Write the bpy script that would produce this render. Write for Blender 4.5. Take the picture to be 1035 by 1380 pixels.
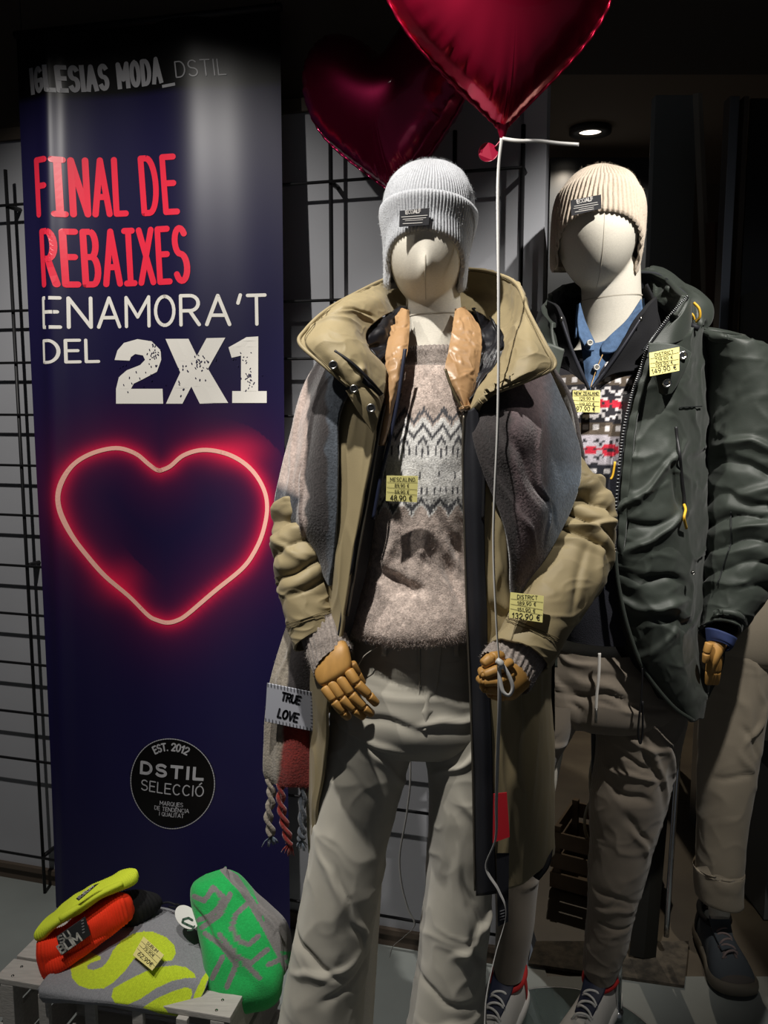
import bpy, bmesh, math, random
import numpy as np
from mathutils import Vector, Matrix

for o in list(bpy.data.objects): bpy.data.objects.remove(o, do_unlink=True)
SC = bpy.context.scene
COL = SC.collection

# ---------------------------------------------------------------- camera
F = 1150.0; PITCH = math.radians(7.4); CH = 1.40
cp, sp = math.cos(PITCH), math.sin(PITCH)
cam = bpy.data.cameras.new('camera'); cam.sensor_fit = 'VERTICAL'; cam.sensor_height = 36.0
cam.lens = F/1380*36.0; cam.clip_start = 0.02
co = bpy.data.objects.new('camera', cam); COL.objects.link(co)
co.location = (0, 0, CH); co.rotation_euler = (math.pi/2-PITCH, 0, 0)
SC.camera = co
# ---------------------------------------------------------------- view and light
SC.view_settings.view_transform = 'Standard'; SC.view_settings.look = 'None'
SC.view_settings.gamma = 1.0; SC.view_settings.use_curve_mapping = False
SC.view_settings.exposure = 0.6
w = bpy.data.worlds.new('night_street'); SC.world = w; w.use_nodes = True
w.node_tree.nodes['Background'].inputs[0].default_value = (0.85, 0.9, 1.0, 1)
w.node_tree.nodes['Background'].inputs[1].default_value = 0.04
def spot(name, loc, target, watt, deg, blend, col, r=0.018):
    l = bpy.data.lights.new(name, 'SPOT'); l.energy = watt; l.spot_size = math.radians(deg); l.spot_blend = blend
    l.color = col; l.shadow_soft_size = r
    o = bpy.data.objects.new(name, l); COL.objects.link(o); o.location = loc
    d = Vector(target)-Vector(loc); o.rotation_euler = d.to_track_quat('-Z', 'Y').to_euler()
    return o
WARM = (1.0, 0.96, 0.90)
spot('ceiling_spot_centre_offscreen', (-0.30, 0.86, 2.58), (0.04, 1.50, 1.38), 82, 54, 0.8, WARM)
spot('ceiling_spot_right_offscreen', (0.84, 0.92, 2.58), (0.54, 1.74, 1.50), 100, 47, 0.85, WARM)
spot('ceiling_spot_left_offscreen', (-0.95, 0.95, 2.58), (-0.60, 2.05, 1.12), 62, 74, 0.8, WARM)
spot('shop_downlight_lamp', (0.99, 4.3, 2.66), (0.99, 4.3, 0.0), 45, 150, 0.8, (1.0, 0.86, 0.68))

# ---------------------------------------------------------------- helpers
def P(px, py, Y):
    a = (px-517.5)/F; b = (py-690.0)/F
    dy = cp - b*sp; dz = -sp - b*cp
    t = Y/dy
    return np.array((a*t, Y, CH+dz*t))
def proj(p):
    x = p[..., 0]; y = p[..., 1]; z = p[..., 2]-CH
    d = y*cp - z*sp; u = y*sp + z*cp
    return 517.5+F*x/d, 690-F*u/d
def ray_plane(px, py, p0, n):
    a = (px-517.5)/F; b = (py-690.0)/F
    d = np.array((a, cp-b*sp, -sp-b*cp)); o = np.array((0, 0, CH))
    return o + d*(np.dot(np.asarray(p0)-o, n)/np.dot(d, n))
def lin(c):
    if isinstance(c, str): c = tuple(int(c[i:i+2], 16) for i in (0, 2, 4))
    return tuple((v/255/12.92 if v/255 <= 0.04045 else ((v/255+0.055)/1.055)**2.4) for v in c)
RNG = np.random.RandomState(7)
_perm = RNG.rand(64, 64, 64)
def vnoise(p):
    """value noise, p (...,3)"""
    i = np.floor(p).astype(int); f = p-i; f = f*f*(3-2*f)
    def g(a, b, c): return _perm[(i[..., 0]+a) % 64, (i[..., 1]+b) % 64, (i[..., 2]+c) % 64]
    x, y, z = f[..., 0], f[..., 1], f[..., 2]
    r = 0
    for a in (0, 1):
        for b in (0, 1):
            for c in (0, 1):
                r = r + g(a, b, c)*(x if a else 1-x)*(y if b else 1-y)*(z if c else 1-z)
    return r*2-1
def fbm(p, octv=3):
    r = 0; s = 1.0
    for k in range(octv):
        r = r + vnoise(p*(2**k)+k*17.3)*s; s *= 0.5
    return r
def catmull(a, n):
    a = np.asarray(a, float); k = len(a)
    if k == 2:
        t = np.linspace(0, 1, n).reshape((-1,)+(1,)*(a.ndim-1)); return a[0]*(1-t)+a[1]*t
    e = np.concatenate(([2*a[0]-a[1]], a, [2*a[-1]-a[-2]]))
    s = np.linspace(0, k-1, n); i = np.minimum(s.astype(int), k-2); t = (s-i).reshape((-1,)+(1,)*(a.ndim-1))
    p0, p1, p2, p3 = e[i], e[i+1], e[i+2], e[i+3]
    return 0.5*((2*p1)+(-p0+p2)*t+(2*p0-5*p1+4*p2-p3)*t*t+(-p0+3*p1-3*p2+p3)*t**3)

# ---- materials
MATS = {}
def mat(name, col='808080', rough=0.8, metal=0.0, bump=0.0, bscale=200.0, var=0.0, vscale=8.0, attr=False, sheen=0.0,
        col2=None, stretch=(1, 1, 1), coat=0.0, trans=0.0, emit=None, estr=0.0, spec=0.5, wave=None, ior=1.45):
    if name in MATS: return MATS[name]
    m = bpy.data.materials.new(name); m.use_nodes = True; nt = m.node_tree; nd = nt.nodes; lk = nt.links
    b = nd['Principled BSDF']
    b.inputs['Roughness'].default_value = rough; b.inputs['Metallic'].default_value = metal
    b.inputs['Specular IOR Level'].default_value = spec; b.inputs['IOR'].default_value = ior
    if sheen: b.inputs['Sheen Weight'].default_value = sheen; b.inputs['Sheen Roughness'].default_value = 0.5
    if coat: b.inputs['Coat Weight'].default_value = coat
    if trans: b.inputs['Transmission Weight'].default_value = trans
    if emit: b.inputs['Emission Color'].default_value = (*lin(emit), 1); b.inputs['Emission Strength'].default_value = estr
    tc = nd.new('ShaderNodeTexCoord'); mp = nd.new('ShaderNodeMapping'); mp.inputs['Scale'].default_value = stretch
    lk.new(tc.outputs['Object'], mp.inputs['Vector'])
    base = (*lin(col), 1); b.inputs['Base Color'].default_value = base
    src = None
    if attr:
        at = nd.new('ShaderNodeAttribute'); at.attribute_name = 'Col'; src = at.outputs['Color']
    if var or col2:
        nz = nd.new('ShaderNodeTexNoise'); nz.inputs['Scale'].default_value = vscale; nz.inputs['Detail'].default_value = 5
        lk.new(mp.outputs[0], nz.inputs['Vector'])
        if col2:
            rp = nd.new('ShaderNodeValToRGB'); rp.color_ramp.elements[0].position = 0.38; rp.color_ramp.elements[1].position = 0.62
            rp.color_ramp.elements[0].color = base; rp.color_ramp.elements[1].color = (*lin(col2), 1)
            lk.new(nz.outputs['Fac'], rp.inputs[0]); src = rp.outputs[0]
        if var:
            mr = nd.new('ShaderNodeMapRange'); mr.inputs[1].default_value = 0.3; mr.inputs[2].default_value = 0.7
            mr.inputs[3].default_value = 1-var; mr.inputs[4].default_value = 1+var
            lk.new(nz.outputs['Fac'], mr.inputs[0])
            mx = nd.new('ShaderNodeMix'); mx.data_type = 'RGBA'; mx.blend_type = 'MULTIPLY'; mx.inputs[0].default_value = 1
            if src: lk.new(src, mx.inputs[6])
            else: mx.inputs[6].default_value = base
            lk.new(mr.outputs[0], mx.inputs[7]); src = mx.outputs[2]
    if src: lk.new(src, b.inputs['Base Color'])
    if bump:
        if wave:
            n2 = nd.new('ShaderNodeTexWave'); n2.bands_direction = wave; n2.inputs['Scale'].default_value = bscale
            n2.inputs['Distortion'].default_value = 0.6; n2.inputs['Detail'].default_value = 1; out = n2.outputs['Fac']
        else:
            n2 = nd.new('ShaderNodeTexNoise'); n2.inputs['Scale'].default_value = bscale; n2.inputs['Detail'].default_value = 3; out = n2.outputs['Fac']
        lk.new(mp.outputs[0], n2.inputs['Vector'])
        bp = nd.new('ShaderNodeBump'); bp.inputs['Strength'].default_value = bump; bp.inputs['Distance'].default_value = 0.002
        lk.new(out, bp.inputs['Height']); lk.new(bp.outputs[0], b.inputs['Normal'])
    MATS[name] = m; return m

# ---- objects
def thing(name, loc, label, cat, group=None):
    o = bpy.data.objects.new(name, None); COL.objects.link(o); o.location = tuple(loc); o.empty_display_size = 0.05
    o['label'] = label; o['category'] = cat
    if group: o['group'] = group
    return o
def wloc(o):
    v = Vector(o.location)
    return v + wloc(o.parent) if o.parent else v
def link(name, verts, faces, m, parent=None, label=None, cat=None, group=None, kind=None, smooth=True, col=None, solid=None, soff=-1.0, fmats=None, subsurf=0):
    verts = np.asarray(verts, float).reshape(-1, 3)
    base = Vector((0, 0, 0))
    lo, hi = verts.min(0), verts.max(0); base = Vector(((lo[0]+hi[0])/2, (lo[1]+hi[1])/2, lo[2]))
    me = bpy.data.meshes.new(name)
    me.from_pydata((verts-np.array(base)).tolist(), [], faces if isinstance(faces, list) else faces.tolist())
    for mm in (m if isinstance(m, (list, tuple)) else [m]): me.materials.append(mm)
    if fmats is not None: me.polygons.foreach_set('material_index', np.asarray(fmats, np.int32))
    me.polygons.foreach_set('use_smooth', np.full(len(me.polygons), smooth))
    if col is not None:
        c = np.ones((len(verts), 4)); c[:, :3] = np.asarray(col).reshape(-1, 3)
        at = me.color_attributes.new('Col', 'FLOAT_COLOR', 'POINT'); at.data.foreach_set('color', c.ravel())
    me.update()
    o = bpy.data.objects.new(name, me); COL.objects.link(o)
    if parent: o.parent = parent; o.location = base - wloc(parent)
    else: o.location = base
    if label: o['label'] = label
    if cat: o['category'] = cat
    if group: o['group'] = group
    if kind: o['kind'] = kind
    if solid:
        s = o.modifiers.new('thickness', 'SOLIDIFY'); s.thickness = solid; s.offset = soff
    if subsurf:
        s = o.modifiers.new('round', 'SUBSURF'); s.levels = s.render_levels = subsurf
    return o
def gridfaces(nv, nu, closed=False):
    i = np.arange(nv-1)[:, None]; j = np.arange(nu if closed else nu-1)[None, :]
    j2 = (j+1) % nu
    return np.stack([i*nu+j, i*nu+j2, (i+1)*nu+j2, (i+1)*nu+j], -1).reshape(-1, 4)
def gnorm(g, closed):
    dv = np.gradient(g, axis=0)
    du = (np.roll(g, -1, 1)-np.roll(g, 1, 1)) if closed else np.gradient(g, axis=1)
    n = np.cross(du, dv); n /= np.linalg.norm(n, axis=-1, keepdims=True)+1e-12
    return n
def loft_grid(rings, nu, nv, disp=None, arc=None, ex=2.0):
    """ring = (xl,yl,xr,yr,Y,depth) or with (YL,YR) as Y; front is theta=90deg"""
    rows = []
    for r in rings:
        YL, YR = r[4] if isinstance(r[4], tuple) else (r[4], r[4])
        rows.append(np.concatenate((P(r[0], r[1], YL), P(r[2], r[3], YR), [r[5]])))
    a = catmull(rows, nv); L, R, dep = a[:, :3], a[:, 3:6], np.maximum(a[:, 6], 1e-4)
    return loft_world(L, R, dep, nu, nv, disp, arc, ex)
def loft_world(L, R, dep, nu, nv, disp=None, arc=None, ex=2.0):
    C = (L+R)/2; A = (R-L)/2; T = np.gradient(C, axis=0)
    B = np.cross(A, T); B /= np.linalg.norm(B, axis=1, keepdims=True)+1e-12
    B *= np.where(B[:, 1:2] > 0, -1, 1)*dep[:, None]
    closed = arc is None
    th = (np.linspace(-math.pi/2, 1.5*math.pi, nu, endpoint=False) if closed else np.radians(np.linspace(arc[0], arc[1], nu)))
    c, s = np.cos(th), np.sin(th); c = np.sign(c)*np.abs(c)**(2/ex); s = np.sign(s)*np.abs(s)**(2/ex)
    g = C[:, None]+A[:, None]*c[None, :, None]*1.0+B[:, None]*s[None, :, None]
    n = gnorm(g, closed)
    if np.mean(np.sum(n*(g-C[:, None]), -1)) < 0: n = -n
    V = np.concatenate(([0], np.cumsum(np.linalg.norm(np.diff(C, axis=0), axis=1))))
    rad = (np.linalg.norm(A, axis=1)+dep)/2
    U = -(th[None, :]-math.pi/2)*rad[:, None]; VV = np.repeat(V[:, None], nu, 1)
    if disp is not None: g = g+n*disp(U, VV, g)[..., None]
    return g, U, VV, closed
def loft(name, rings, nu, nv, m, parent=None, disp=None, arc=None, ex=2.0, caps=False, col=None, **kw):
    g, U, V, closed = loft_grid(rings, nu, nv, disp, arc, ex)
    return grid_obj(name, g, m, parent, closed, caps, col, U, V, **kw)
def grid_obj(name, g, m, parent=None, closed=False, caps=False, col=None, U=None, V=None, **kw):
    nv, nu = g.shape[:2]
    f = gridfaces(nv, nu, closed).tolist()
    if caps: f.append(list(range(nu))); f.append(list(range((nv-1)*nu, nv*nu))[::-1])
    c = None
    if col is not None: c = col(U, V, g)
    return link(name, g.reshape(-1, 3), f, m, parent, col=c, **kw)
def patch_grid(rows, nu, nv, disp=None, flip=False):
    a = np.array([[P(*q) for q in r] for r in rows])
    a = catmull(a, nv); a = np.swapaxes(catmull(np.swapaxes(a, 0, 1), nu), 0, 1)
    n = gnorm(a, False)
    if np.mean(n[..., 1]) > 0: n = -n            # towards the street
    U = np.zeros(a.shape[:2]); U[:, 1:] = np.cumsum(np.linalg.norm(np.diff(a, axis=1), axis=-1), 1)
    V = np.zeros(a.shape[:2]); V[1:] = np.cumsum(np.linalg.norm(np.diff(a, axis=0), axis=-1), 0)
    if disp is not None: a = a+n*disp(U, V, a)[..., None]
    return a, U, V
def patch(name, rows, nu, nv, m, parent=None, disp=None, thick=0.004, col=None, **kw):
    g, U, V = patch_grid(rows, nu, nv, disp)
    n = gnorm(g, False)
    front = np.mean(n[..., 1]) < 0               # solidify away from the street
    return grid_obj(name, g if True else g, m, parent, False, False, col, U, V, solid=thick, soff=(-1.0 if front else 1.0), **kw)

# ---- cloth folds, in metres on the cloth
def fold(u0, v0, ang, ln, wd, amp): return (u0, v0, math.radians(ang), ln, wd, amp)
def folds_fn(fl, base=0.0, bs=6.0, seed=0.0, puff=None, fine=0.0, crease=0.0, cs_=13.0, cst=(1, 1, 1)):
    def fn(U, V, g):
        d = np.zeros_like(U)
        if base: d += base*fbm(g*bs+seed, 2)
        if fine: d += fine*fbm(g*55+seed, 2)
        if crease:
            q_ = g*np.array(cst)*cs_+seed*1.7; q_ = q_+0.35*np.stack([vnoise(q_*1.7+3), vnoise(q_*1.7+9), vnoise(q_*1.7+15)], -1)
            d += crease*((1-np.abs(vnoise(q_)))**4+0.5*(1-np.abs(vnoise(q_*1.9+7)))**4-0.45)
        wob = 0.012*vnoise(g*22+seed+5)
        for (u0, v0, a, ln, wd, amp) in fl:
            du, dv = U-u0, V-v0
            x = du*math.cos(a)+dv*math.sin(a); y = -du*math.sin(a)+dv*math.cos(a)+wob
            k = np.exp(-(x/ln)**4)
            d += amp*k*np.exp(-(y/np.where(y > 0, wd, wd*0.55))**2)
        if puff:
            for (lam, A, tilt, v0, v1, ph) in puff:
                t = V/lam+tilt*U/lam+0.45*fbm(g*9+seed+ph, 2)+ph
                r = np.abs(np.sin(math.pi*t))**0.7
                wgt = np.clip((V-v0)/0.05, 0, 1)*np.clip((v1-V)/0.02, 0, 1)
                var = 0.65+0.5*fbm(g*12+ph*3.1, 1)
                d += A*(r-0.6)*wgt*var
        return d
    return fn
def rfolds(seed, n, ur, vr, am, asd, ln, wd, amp):
    r = random.Random(seed)
    return [fold(r.uniform(*ur), r.uniform(*vr), r.gauss(am, asd), r.uniform(*ln), r.uniform(*wd), r.choice((-1, 1, 1))*r.uniform(*amp)) for _ in range(n)]

# ---- simple solids
def box_geo(sx, sy, sz, M, bev=0.0):
    bm = bmesh.new(); bmesh.ops.create_cube(bm, size=1.0)
    for v in bm.verts: v.co = Vector((v.co.x*sx, v.co.y*sy, v.co.z*sz))
    if bev: bmesh.ops.bevel(bm, geom=bm.edges[:], offset=bev, segments=2, affect='EDGES', profile=0.7)
    bm.transform(M); bm.verts.ensure_lookup_table()
    v = [tuple(x.co) for x in bm.verts]; f = [[q.index for q in p.verts] for p in bm.faces]; bm.free()
    return v, f
def box(name, size, loc, m, parent=None, rot=(0, 0, 0), bev=0.002, **kw):
    from mathutils import Euler
    M = Matrix.Translation(loc) @ Euler(rot).to_matrix().to_4x4()
    v, f = box_geo(*size, M, bev)
    return link(name, v, f, m, parent, smooth=False, **kw)
def tube_geo(pts, r, n=8, samples=None, flat=None, caps=True):
    pts = np.asarray(pts, float)
    if samples: pts = catmull(pts, samples)
    k = len(pts); rr = np.full(k, r) if np.isscalar(r) else catmull(np.asarray(r, float).reshape(-1, 1), k)[:, 0]
    T = np.gradient(pts, axis=0); T /= np.linalg.norm(T, axis=1, keepdims=True)+1e-12
    up = np.array((0, 0, 1.0)) if abs(T[0][2]) < 0.9 else np.array((0, 1.0, 0))
    N = []; nn = np.cross(T[0], up); nn /= np.linalg.norm(nn)
    for t in T:
        nn = nn-t*np.dot(nn, t); nn /= np.linalg.norm(nn)+1e-12; N.append(nn)
    N = np.array(N); B = np.cross(T, N)
    th = np.linspace(0, 2*math.pi, n, endpoint=False)
    fx, fy = (1, 1) if flat is None else flat
    g = pts[:, None]+rr[:, None, None]*(N[:, None]*np.cos(th)[None, :, None]*fx+B[:, None]*np.sin(th)[None, :, None]*fy)
    f = gridfaces(k, n, True).tolist()
    if caps: f.append(list(range(n))[::-1]); f.append(list(range((k-1)*n, k*n)))
    return g.reshape(-1, 3), f
def tube(name, pts, r, m, parent=None, n=8, samples=None, flat=None, **kw):
    v, f = tube_geo(pts, r, n, samples, flat)
    return link(name, v, f, m, parent, **kw)
def join(parts):
    V = []; Fc = []; k = 0
    for v, f in parts:
        v = np.asarray(v).reshape(-1, 3); V.append(v); Fc += [[i+k for i in q] for q in f]; k += len(v)
    return np.concatenate(V), Fc
def ribbon(name, pts, wdt, m, parent=None, samples=80, twist=None, **kw):
    p = catmull(np.asarray(pts, float), samples); T = np.gradient(p, axis=0); T /= np.linalg.norm(T, axis=1, keepdims=True)
    view = p-np.array((0, 0, CH)); side = np.cross(T, np.array((0, 1.0, 0.15))); side /= np.linalg.norm(side, axis=1, keepdims=True)+1e-9
    if twist:
        a = np.linspace(0, twist, samples); nrm = np.cross(side, T)
        side = side*np.cos(a)[:, None]+nrm*np.sin(a)[:, None]
    g = np.stack([p-side*wdt/2, p+side*wdt/2], 1)
    return grid_obj(name, g, m, parent, solid=0.0004, soff=0, **kw)

# ---- stroke lettering
def E(cx, cy, rx, ry, a0, a1, n=10):
    return [(cx+rx*math.cos(math.radians(a)), cy+ry*math.sin(math.radians(a))) for a in np.linspace(a0, a1, n)]
_O = E(.33, .5, .33, .5, 90, 450, 22)
GL = {
 'A': (.70, [[(0, 0), (.35, 1), (.70, 0)], [(.11, .32), (.59, .32)]]),
 'B': (.60, [[(0, 0), (0, 1), (.32, 1)]+E(.32, .76, .23, .24, 90, -90)+[(0, .52)], [(.32, .52)]+E(.34, .26, .26, .26, 90, -90)+[(0, 0)]]),
 'C': (.62, [E(.33, .5, .33, .5, 48, 312, 18)]),
 'D': (.64, [[(0, 0), (0, 1), (.25, 1)]+E(.25, .5, .39, .5, 90, -90, 14)+[(0, 0)]]),
 'E': (.52, [[(.52, 1), (0, 1), (0, 0), (.52, 0)], [(0, .52), (.45, .52)]]),
 'F': (.50, [[(.50, 1), (0, 1), (0, 0)], [(0, .52), (.42, .52)]]),
 'G': (.66, [E(.34, .5, .34, .5, 48, 300, 16)+[(.66, .16), (.66, .46), (.38, .46)]]),
 'I': (.02, [[(.01, 0), (.01, 1)]]),
 'i': (.40, [[(.2, 0), (.2, 1)], [(0, 1), (.4, 1)], [(0, 0), (.4, 0)]]),
 'L': (.48, [[(0, 1), (0, 0), (.48, 0)]]),
 'M': (.80, [[(0, 0), (0, 1), (.4, .32), (.8, 1), (.8, 0)]]),
 'N': (.66, [[(0, 0), (0, 1), (.66, 0), (.66, 1)]]),
 'O': (.66, [_O]), '0': (.60, [[(x*.91, y) for x, y in _O]]),
 'P': (.58, [[(0, 0), (0, 1), (.32, 1)]+E(.32, .74, .26, .26, 90, -90)+[(0, .48)]]),
 'Q': (.68, [_O, [(.42, .25), (.68, -.05)]]),
 'R': (.60, [[(0, 0), (0, 1), (.32, 1)]+E(.32, .74, .26, .26, 90, -90)+[(0, .48)], [(.30, .48), (.60, 0)]]),
 'S': (.58, [E(.29, .755, .27, .245, 35, 250, 12)+E(.29, .255, .29, .255, 75, -150, 13)]),
 'T': (.60, [[(0, 1), (.60, 1)], [(.30, 1), (.30, 0)]]),
 'U': (.62, [[(0, 1), (0, .3)]+E(.31, .31, .31, .31, 180, 360, 12)+[(.62, 1)]]),
 'V': (.66, [[(0, 1), (.33, 0), (.66, 1)]]),
 'W': (.92, [[(0, 1), (.23, 0), (.46, .8), (.69, 0), (.92, 1)]]),
 'X': (.64, [[(0, 0), (.64, 1)], [(0, 1), (.64, 0)]]),
 'Z': (.58, [[(0, 1), (.58, 1), (0, 0), (.58, 0)]]),
 '1': (.34, [[(.02, .74), (.26, 1), (.26, 0)]]),
 '2': (.56, [E(.28, .72, .28, .28, 165, -25, 12)+[(0, 0), (.56, 0)]]),
 '3': (.56, [E(.27, .76, .26, .24, 150, -80, 12), E(.27, .26, .29, .26, 85, -150, 13)]),
 '4': (.60, [[(.44, 0), (.44, 1), (0, .28), (.60, .28)]]),
 '5': (.56, [[(.50, 1), (.08, 1), (.05, .56)]+E(.27, .33, .29, .33, 110, -150, 13)]),
 '6': (.58, [E(.29, .31, .29, .31, 90, 450, 16), [(.0, .33), (.06, .62), (.24, .9), (.44, 1)]]),
 '7': (.54, [[(0, 1), (.54, 1), (.18, 0)]]),
 '8': (.58, [E(.29, .75, .24, .25, -90, 270, 16), E(.29, .26, .29, .26, 90, 450, 16)]),
 '9': (.58, [E(.29, .69, .29, .31, -90, 270, 16), [(.58, .67), (.52, .38), (.34, .1), (.14, 0)]]),
 ',': (.10, [[(.08, .06), (.0, -.16)]]), '.': (.06, [[(.02, .02), (.04, .02)]]), '_': (.60, [[(0, -.10), (.60, -.10)]]),
 "'": (.12, [[(.12, 1.02), (.04, .74)]]), '\u20ac': (.62, [E(.40, .5, .30, .5, 50, 310, 14), [(0, .6), (.5, .6)], [(0, .4), (.5, .4)]]),
 'Ó': (.66, [_O, [(.30, 1.14), (.46, 1.32)]]), 'Ê': (.52, [[(.52, 1), (0, 1), (0, 0), (.52, 0)], [(0, .52), (.45, .52)], [(.1, 1.12), (.26, 1.3), (.42, 1.12)]]),
 ' ': (.28, []), 'o': (.66, [_O]),
}
def layout(s, gap=.2):
    out = []; x = 0
    for ch in s:
        wd, st = GL[ch]
        for pl in st: out.append([(x+a, b) for a, b in pl])
        x += wd+gap
    return out, x-gap
def stroke_geo(pl, wd, n=7, maxseg=1e9, square=False):
    """2D polylines -> 2D quads + round joints"""
    V = []; Fc = []
    for line in pl:
        q = [np.array(line[0], float)]
        for b in line[1:]:
            b = np.array(b, float); a = q[-1]; L = np.linalg.norm(b-a); k = max(1, int(math.ceil(L/maxseg)))
            for j in range(1, k+1): q.append(a+(b-a)*j/k)
        for j in range(len(q)-1):
            a, b = q[j], q[j+1]; d = b-a; L = np.linalg.norm(d)
            if L < 1e-9: continue
            d = d/L; nn = np.array((-d[1], d[0]))*wd/2
            a2, b2 = a, b
            if square:
                if j == 0: a2 = a-d*wd/2*square
                if j == len(q)-2: b2 = b+d*wd/2*square
            k = len(V); V += [a2-nn, b2-nn, b2+nn, a2+nn]; Fc.append([k, k+1, k+2, k+3])
        for j, c in enumerate(q):
            if square and (j == 0 or j == len(q)-1): continue
            if 0 < j < len(q)-1:
                e = q[j]-q[j-1]; g = q[j+1]-q[j]
                if abs(e[0]*g[1]-e[1]*g[0]) < 1e-6*(np.linalg.norm(e)*np.linalg.norm(g)+1e-12): continue
            k = len(V); V += [c+np.array((math.cos(a), math.sin(a)))*wd/2 for a in np.linspace(0, 2*math.pi, n*2, endpoint=False)]
            Fc.append(list(range(k, k+n*2)))
    return np.array(V), Fc
def text_px(s, x0, y0, x1, y1, h, gap=.2, slant=0.0):
    """letters as polylines in photo pixels, baseline (x0,y0)->(x1,y1)"""
    pl, W = layout(s, gap); L = math.hypot(x1-x0, y1-y0); ex = ((x1-x0)/L, (y1-y0)/L); ey = (ex[1], -ex[0])
    sx = L/W
    return [[(x0+ex[0]*a*sx+ey[0]*b*h+ex[0]*b*h*slant, y0+ex[1]*a*sx+ey[1]*b*h+ex[1]*b*h*slant) for a, b in line] for line in pl]
def decal(name, polylines, wd, mapf, m, parent, maxseg=1e9, square=False, **kw):
    V, Fc = stroke_geo(polylines, wd, maxseg=maxseg, square=square)
    return link(name, np.array([mapf(x, y) for x, y in V]), Fc, m, parent, smooth=False, **kw)
def inpoly(px, py, poly):
    r = np.zeros(px.shape, bool); n = len(poly); j = n-1
    for i in range(n):
        xi, yi = poly[i]; xj, yj = poly[j]
        c = ((yi > py) != (yj > py)) & (px < (xj-xi)*(py-yi)/(yj-yi+1e-12)+xi); r ^= c; j = i
    return r
def poly_decal(name, poly, mapf, m, parent, step=2.0):
    ys = sorted(set([p[1] for p in poly]+list(np.arange(min(p[1] for p in poly), max(p[1] for p in poly), step))))
    def spans(y):
        r = []
        for (x0, y0), (x1, y1) in zip(poly, poly[1:]+poly[:1]):
            if (y0 > y) != (y1 > y): r.append((x0+(x1-x0)*(y-y0)/(y1-y0), x0, y0, x1, y1))
        return sorted(r)
    V = []; Fc = []
    for a, b in zip(ys[:-1], ys[1:]):
        sp = spans((a+b)/2)
        at = lambda e, y: e[1]+(e[3]-e[1])*(y-e[2])/(e[4]-e[2])
        for e, f in zip(sp[0::2], sp[1::2]):
            n = max(1, int((f[0]-e[0])/12)); k = len(V)
            for y in (a, b):
                x0, x1 = at(e, y), at(f, y); V += [mapf(x0+(x1-x0)*j/n, y) for j in range(n+1)]
            Fc += [[k+j, k+j+1, k+n+2+j, k+n+1+j] for j in range(n)]
    return link(name, np.array(V), Fc, m, parent, smooth=False)
def on_surface(obj, pts, off=0.001, dist=4.0):
    me = obj.data; n = len(me.vertices); c = np.empty(n*3); me.vertices.foreach_get('co', c); c = c.reshape(-1, 3)+np.array(wloc(obj))
    x, y = proj(c); out = []
    for px, py in pts:
        d = np.hypot(x-px, y-py); near = d < max(dist, d.min()+.01)
        Y = c[near, 1].min(); out.append(P(px, py, Y-off))
    return out
def fuzz(name, obj, m, parent, n, ln, wd=0.00035, seed=1, colfn=None, down=0.3):
    """short loose fibres on a knitted surface"""
    me = obj.data; r = np.random.RandomState(seed)
    nv = len(me.vertices); cov = np.empty(nv*3); me.vertices.foreach_get('co', cov); cov = cov.reshape(-1, 3)+np.array(wloc(obj))
    nor = np.empty(nv*3); me.vertices.foreach_get('normal', nor); nor = nor.reshape(-1, 3)
    idx = r.randint(0, nv, n); b = cov[idx]+(r.rand(n, 3)-.5)*0.004
    d = nor[idx]*(0.5+r.rand(n, 1))+(r.rand(n, 3)-.5)*1.8; d[:, 2] -= down; d /= np.linalg.norm(d, axis=1, keepdims=True)
    s = np.cross(d, r.rand(n, 3)-.5); s /= np.linalg.norm(s, axis=1, keepdims=True)+1e-9
    L = ln*(0.4+r.rand(n, 1))
    V = np.stack([b-s*wd, b+s*wd, b+d*L], 1).reshape(-1, 3)
    c = None
    if 'Col' in me.color_attributes:
        ca = np.empty(nv*4); me.color_attributes['Col'].data.foreach_get('color', ca); c = np.repeat(ca.reshape(-1, 4)[idx, :3], 3, 0)
    return link(name, V, np.arange(n*3).reshape(-1, 3), m, parent, col=c, kind='stuff', smooth=False)
# ================================================================ the setting
TA = 0.283; WD = np.array((1, -TA, 0))/math.hypot(1, TA); WN = np.array((-TA, -1, 0))/math.hypot(1, TA)   # along the wall / towards the street
WP = np.array((0, 2.065, 0))
WYAW = math.atan2(-TA, 1)
m_wall = mat('painted_wall_panel', '9a9ba0', 0.75, bump=0.05, bscale=90, var=0.05, vscale=3)
m_dark = mat('dark_brown_paint', '544b42', 0.9, var=0.1, vscale=3)
m_ceil = mat('black_ceiling', '4a4540', 0.95)
m_floor = mat('grey_display_floor', '868b88', 0.6, bump=0.08, bscale=60, var=0.10, vscale=5)
m_shopf = mat('brown_shop_floor', '5a5040', 0.5, col2='4a4033', vscale=6, bump=0.05)
def wallbox(name, s0, s1, z0, z1, thick, m, off=0.0, parent=None, bev=0.001, **kw):
    c = WP+WD*(s0+s1)/2-WN*(thick/2)+WN*off
    return box(name, (s1-s0, thick, z1-z0), (c[0], c[1], (z0+z1)/2), m, parent, rot=(0, 0, WYAW), bev=bev, **kw)
def prism(name, poly, z0, z1, m, parent=None, **kw):
    n = len(poly); V = [(p[0], p[1], z0) for p in poly]+[(p[0], p[1], z1) for p in poly]
    f = [list(range(n))[::-1], list(range(n, 2*n))]+[[i, (i+1) % n, n+(i+1) % n, n+i] for i in range(n)]
    return link(name, V, f, m, parent, smooth=False, **kw)
S1 = 0.372                                                # where the partition ends, seen beside the second mannequin
wallbox('wall_back', -2.0, S1-0.05, 0, 2.09, 0.06, m_wall, kind='structure')
wallbox('wall_upper', -2.0, S1-0.05, 2.09, 2.62, 0.05, m_dark, off=-0.005, kind='structure')
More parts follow.
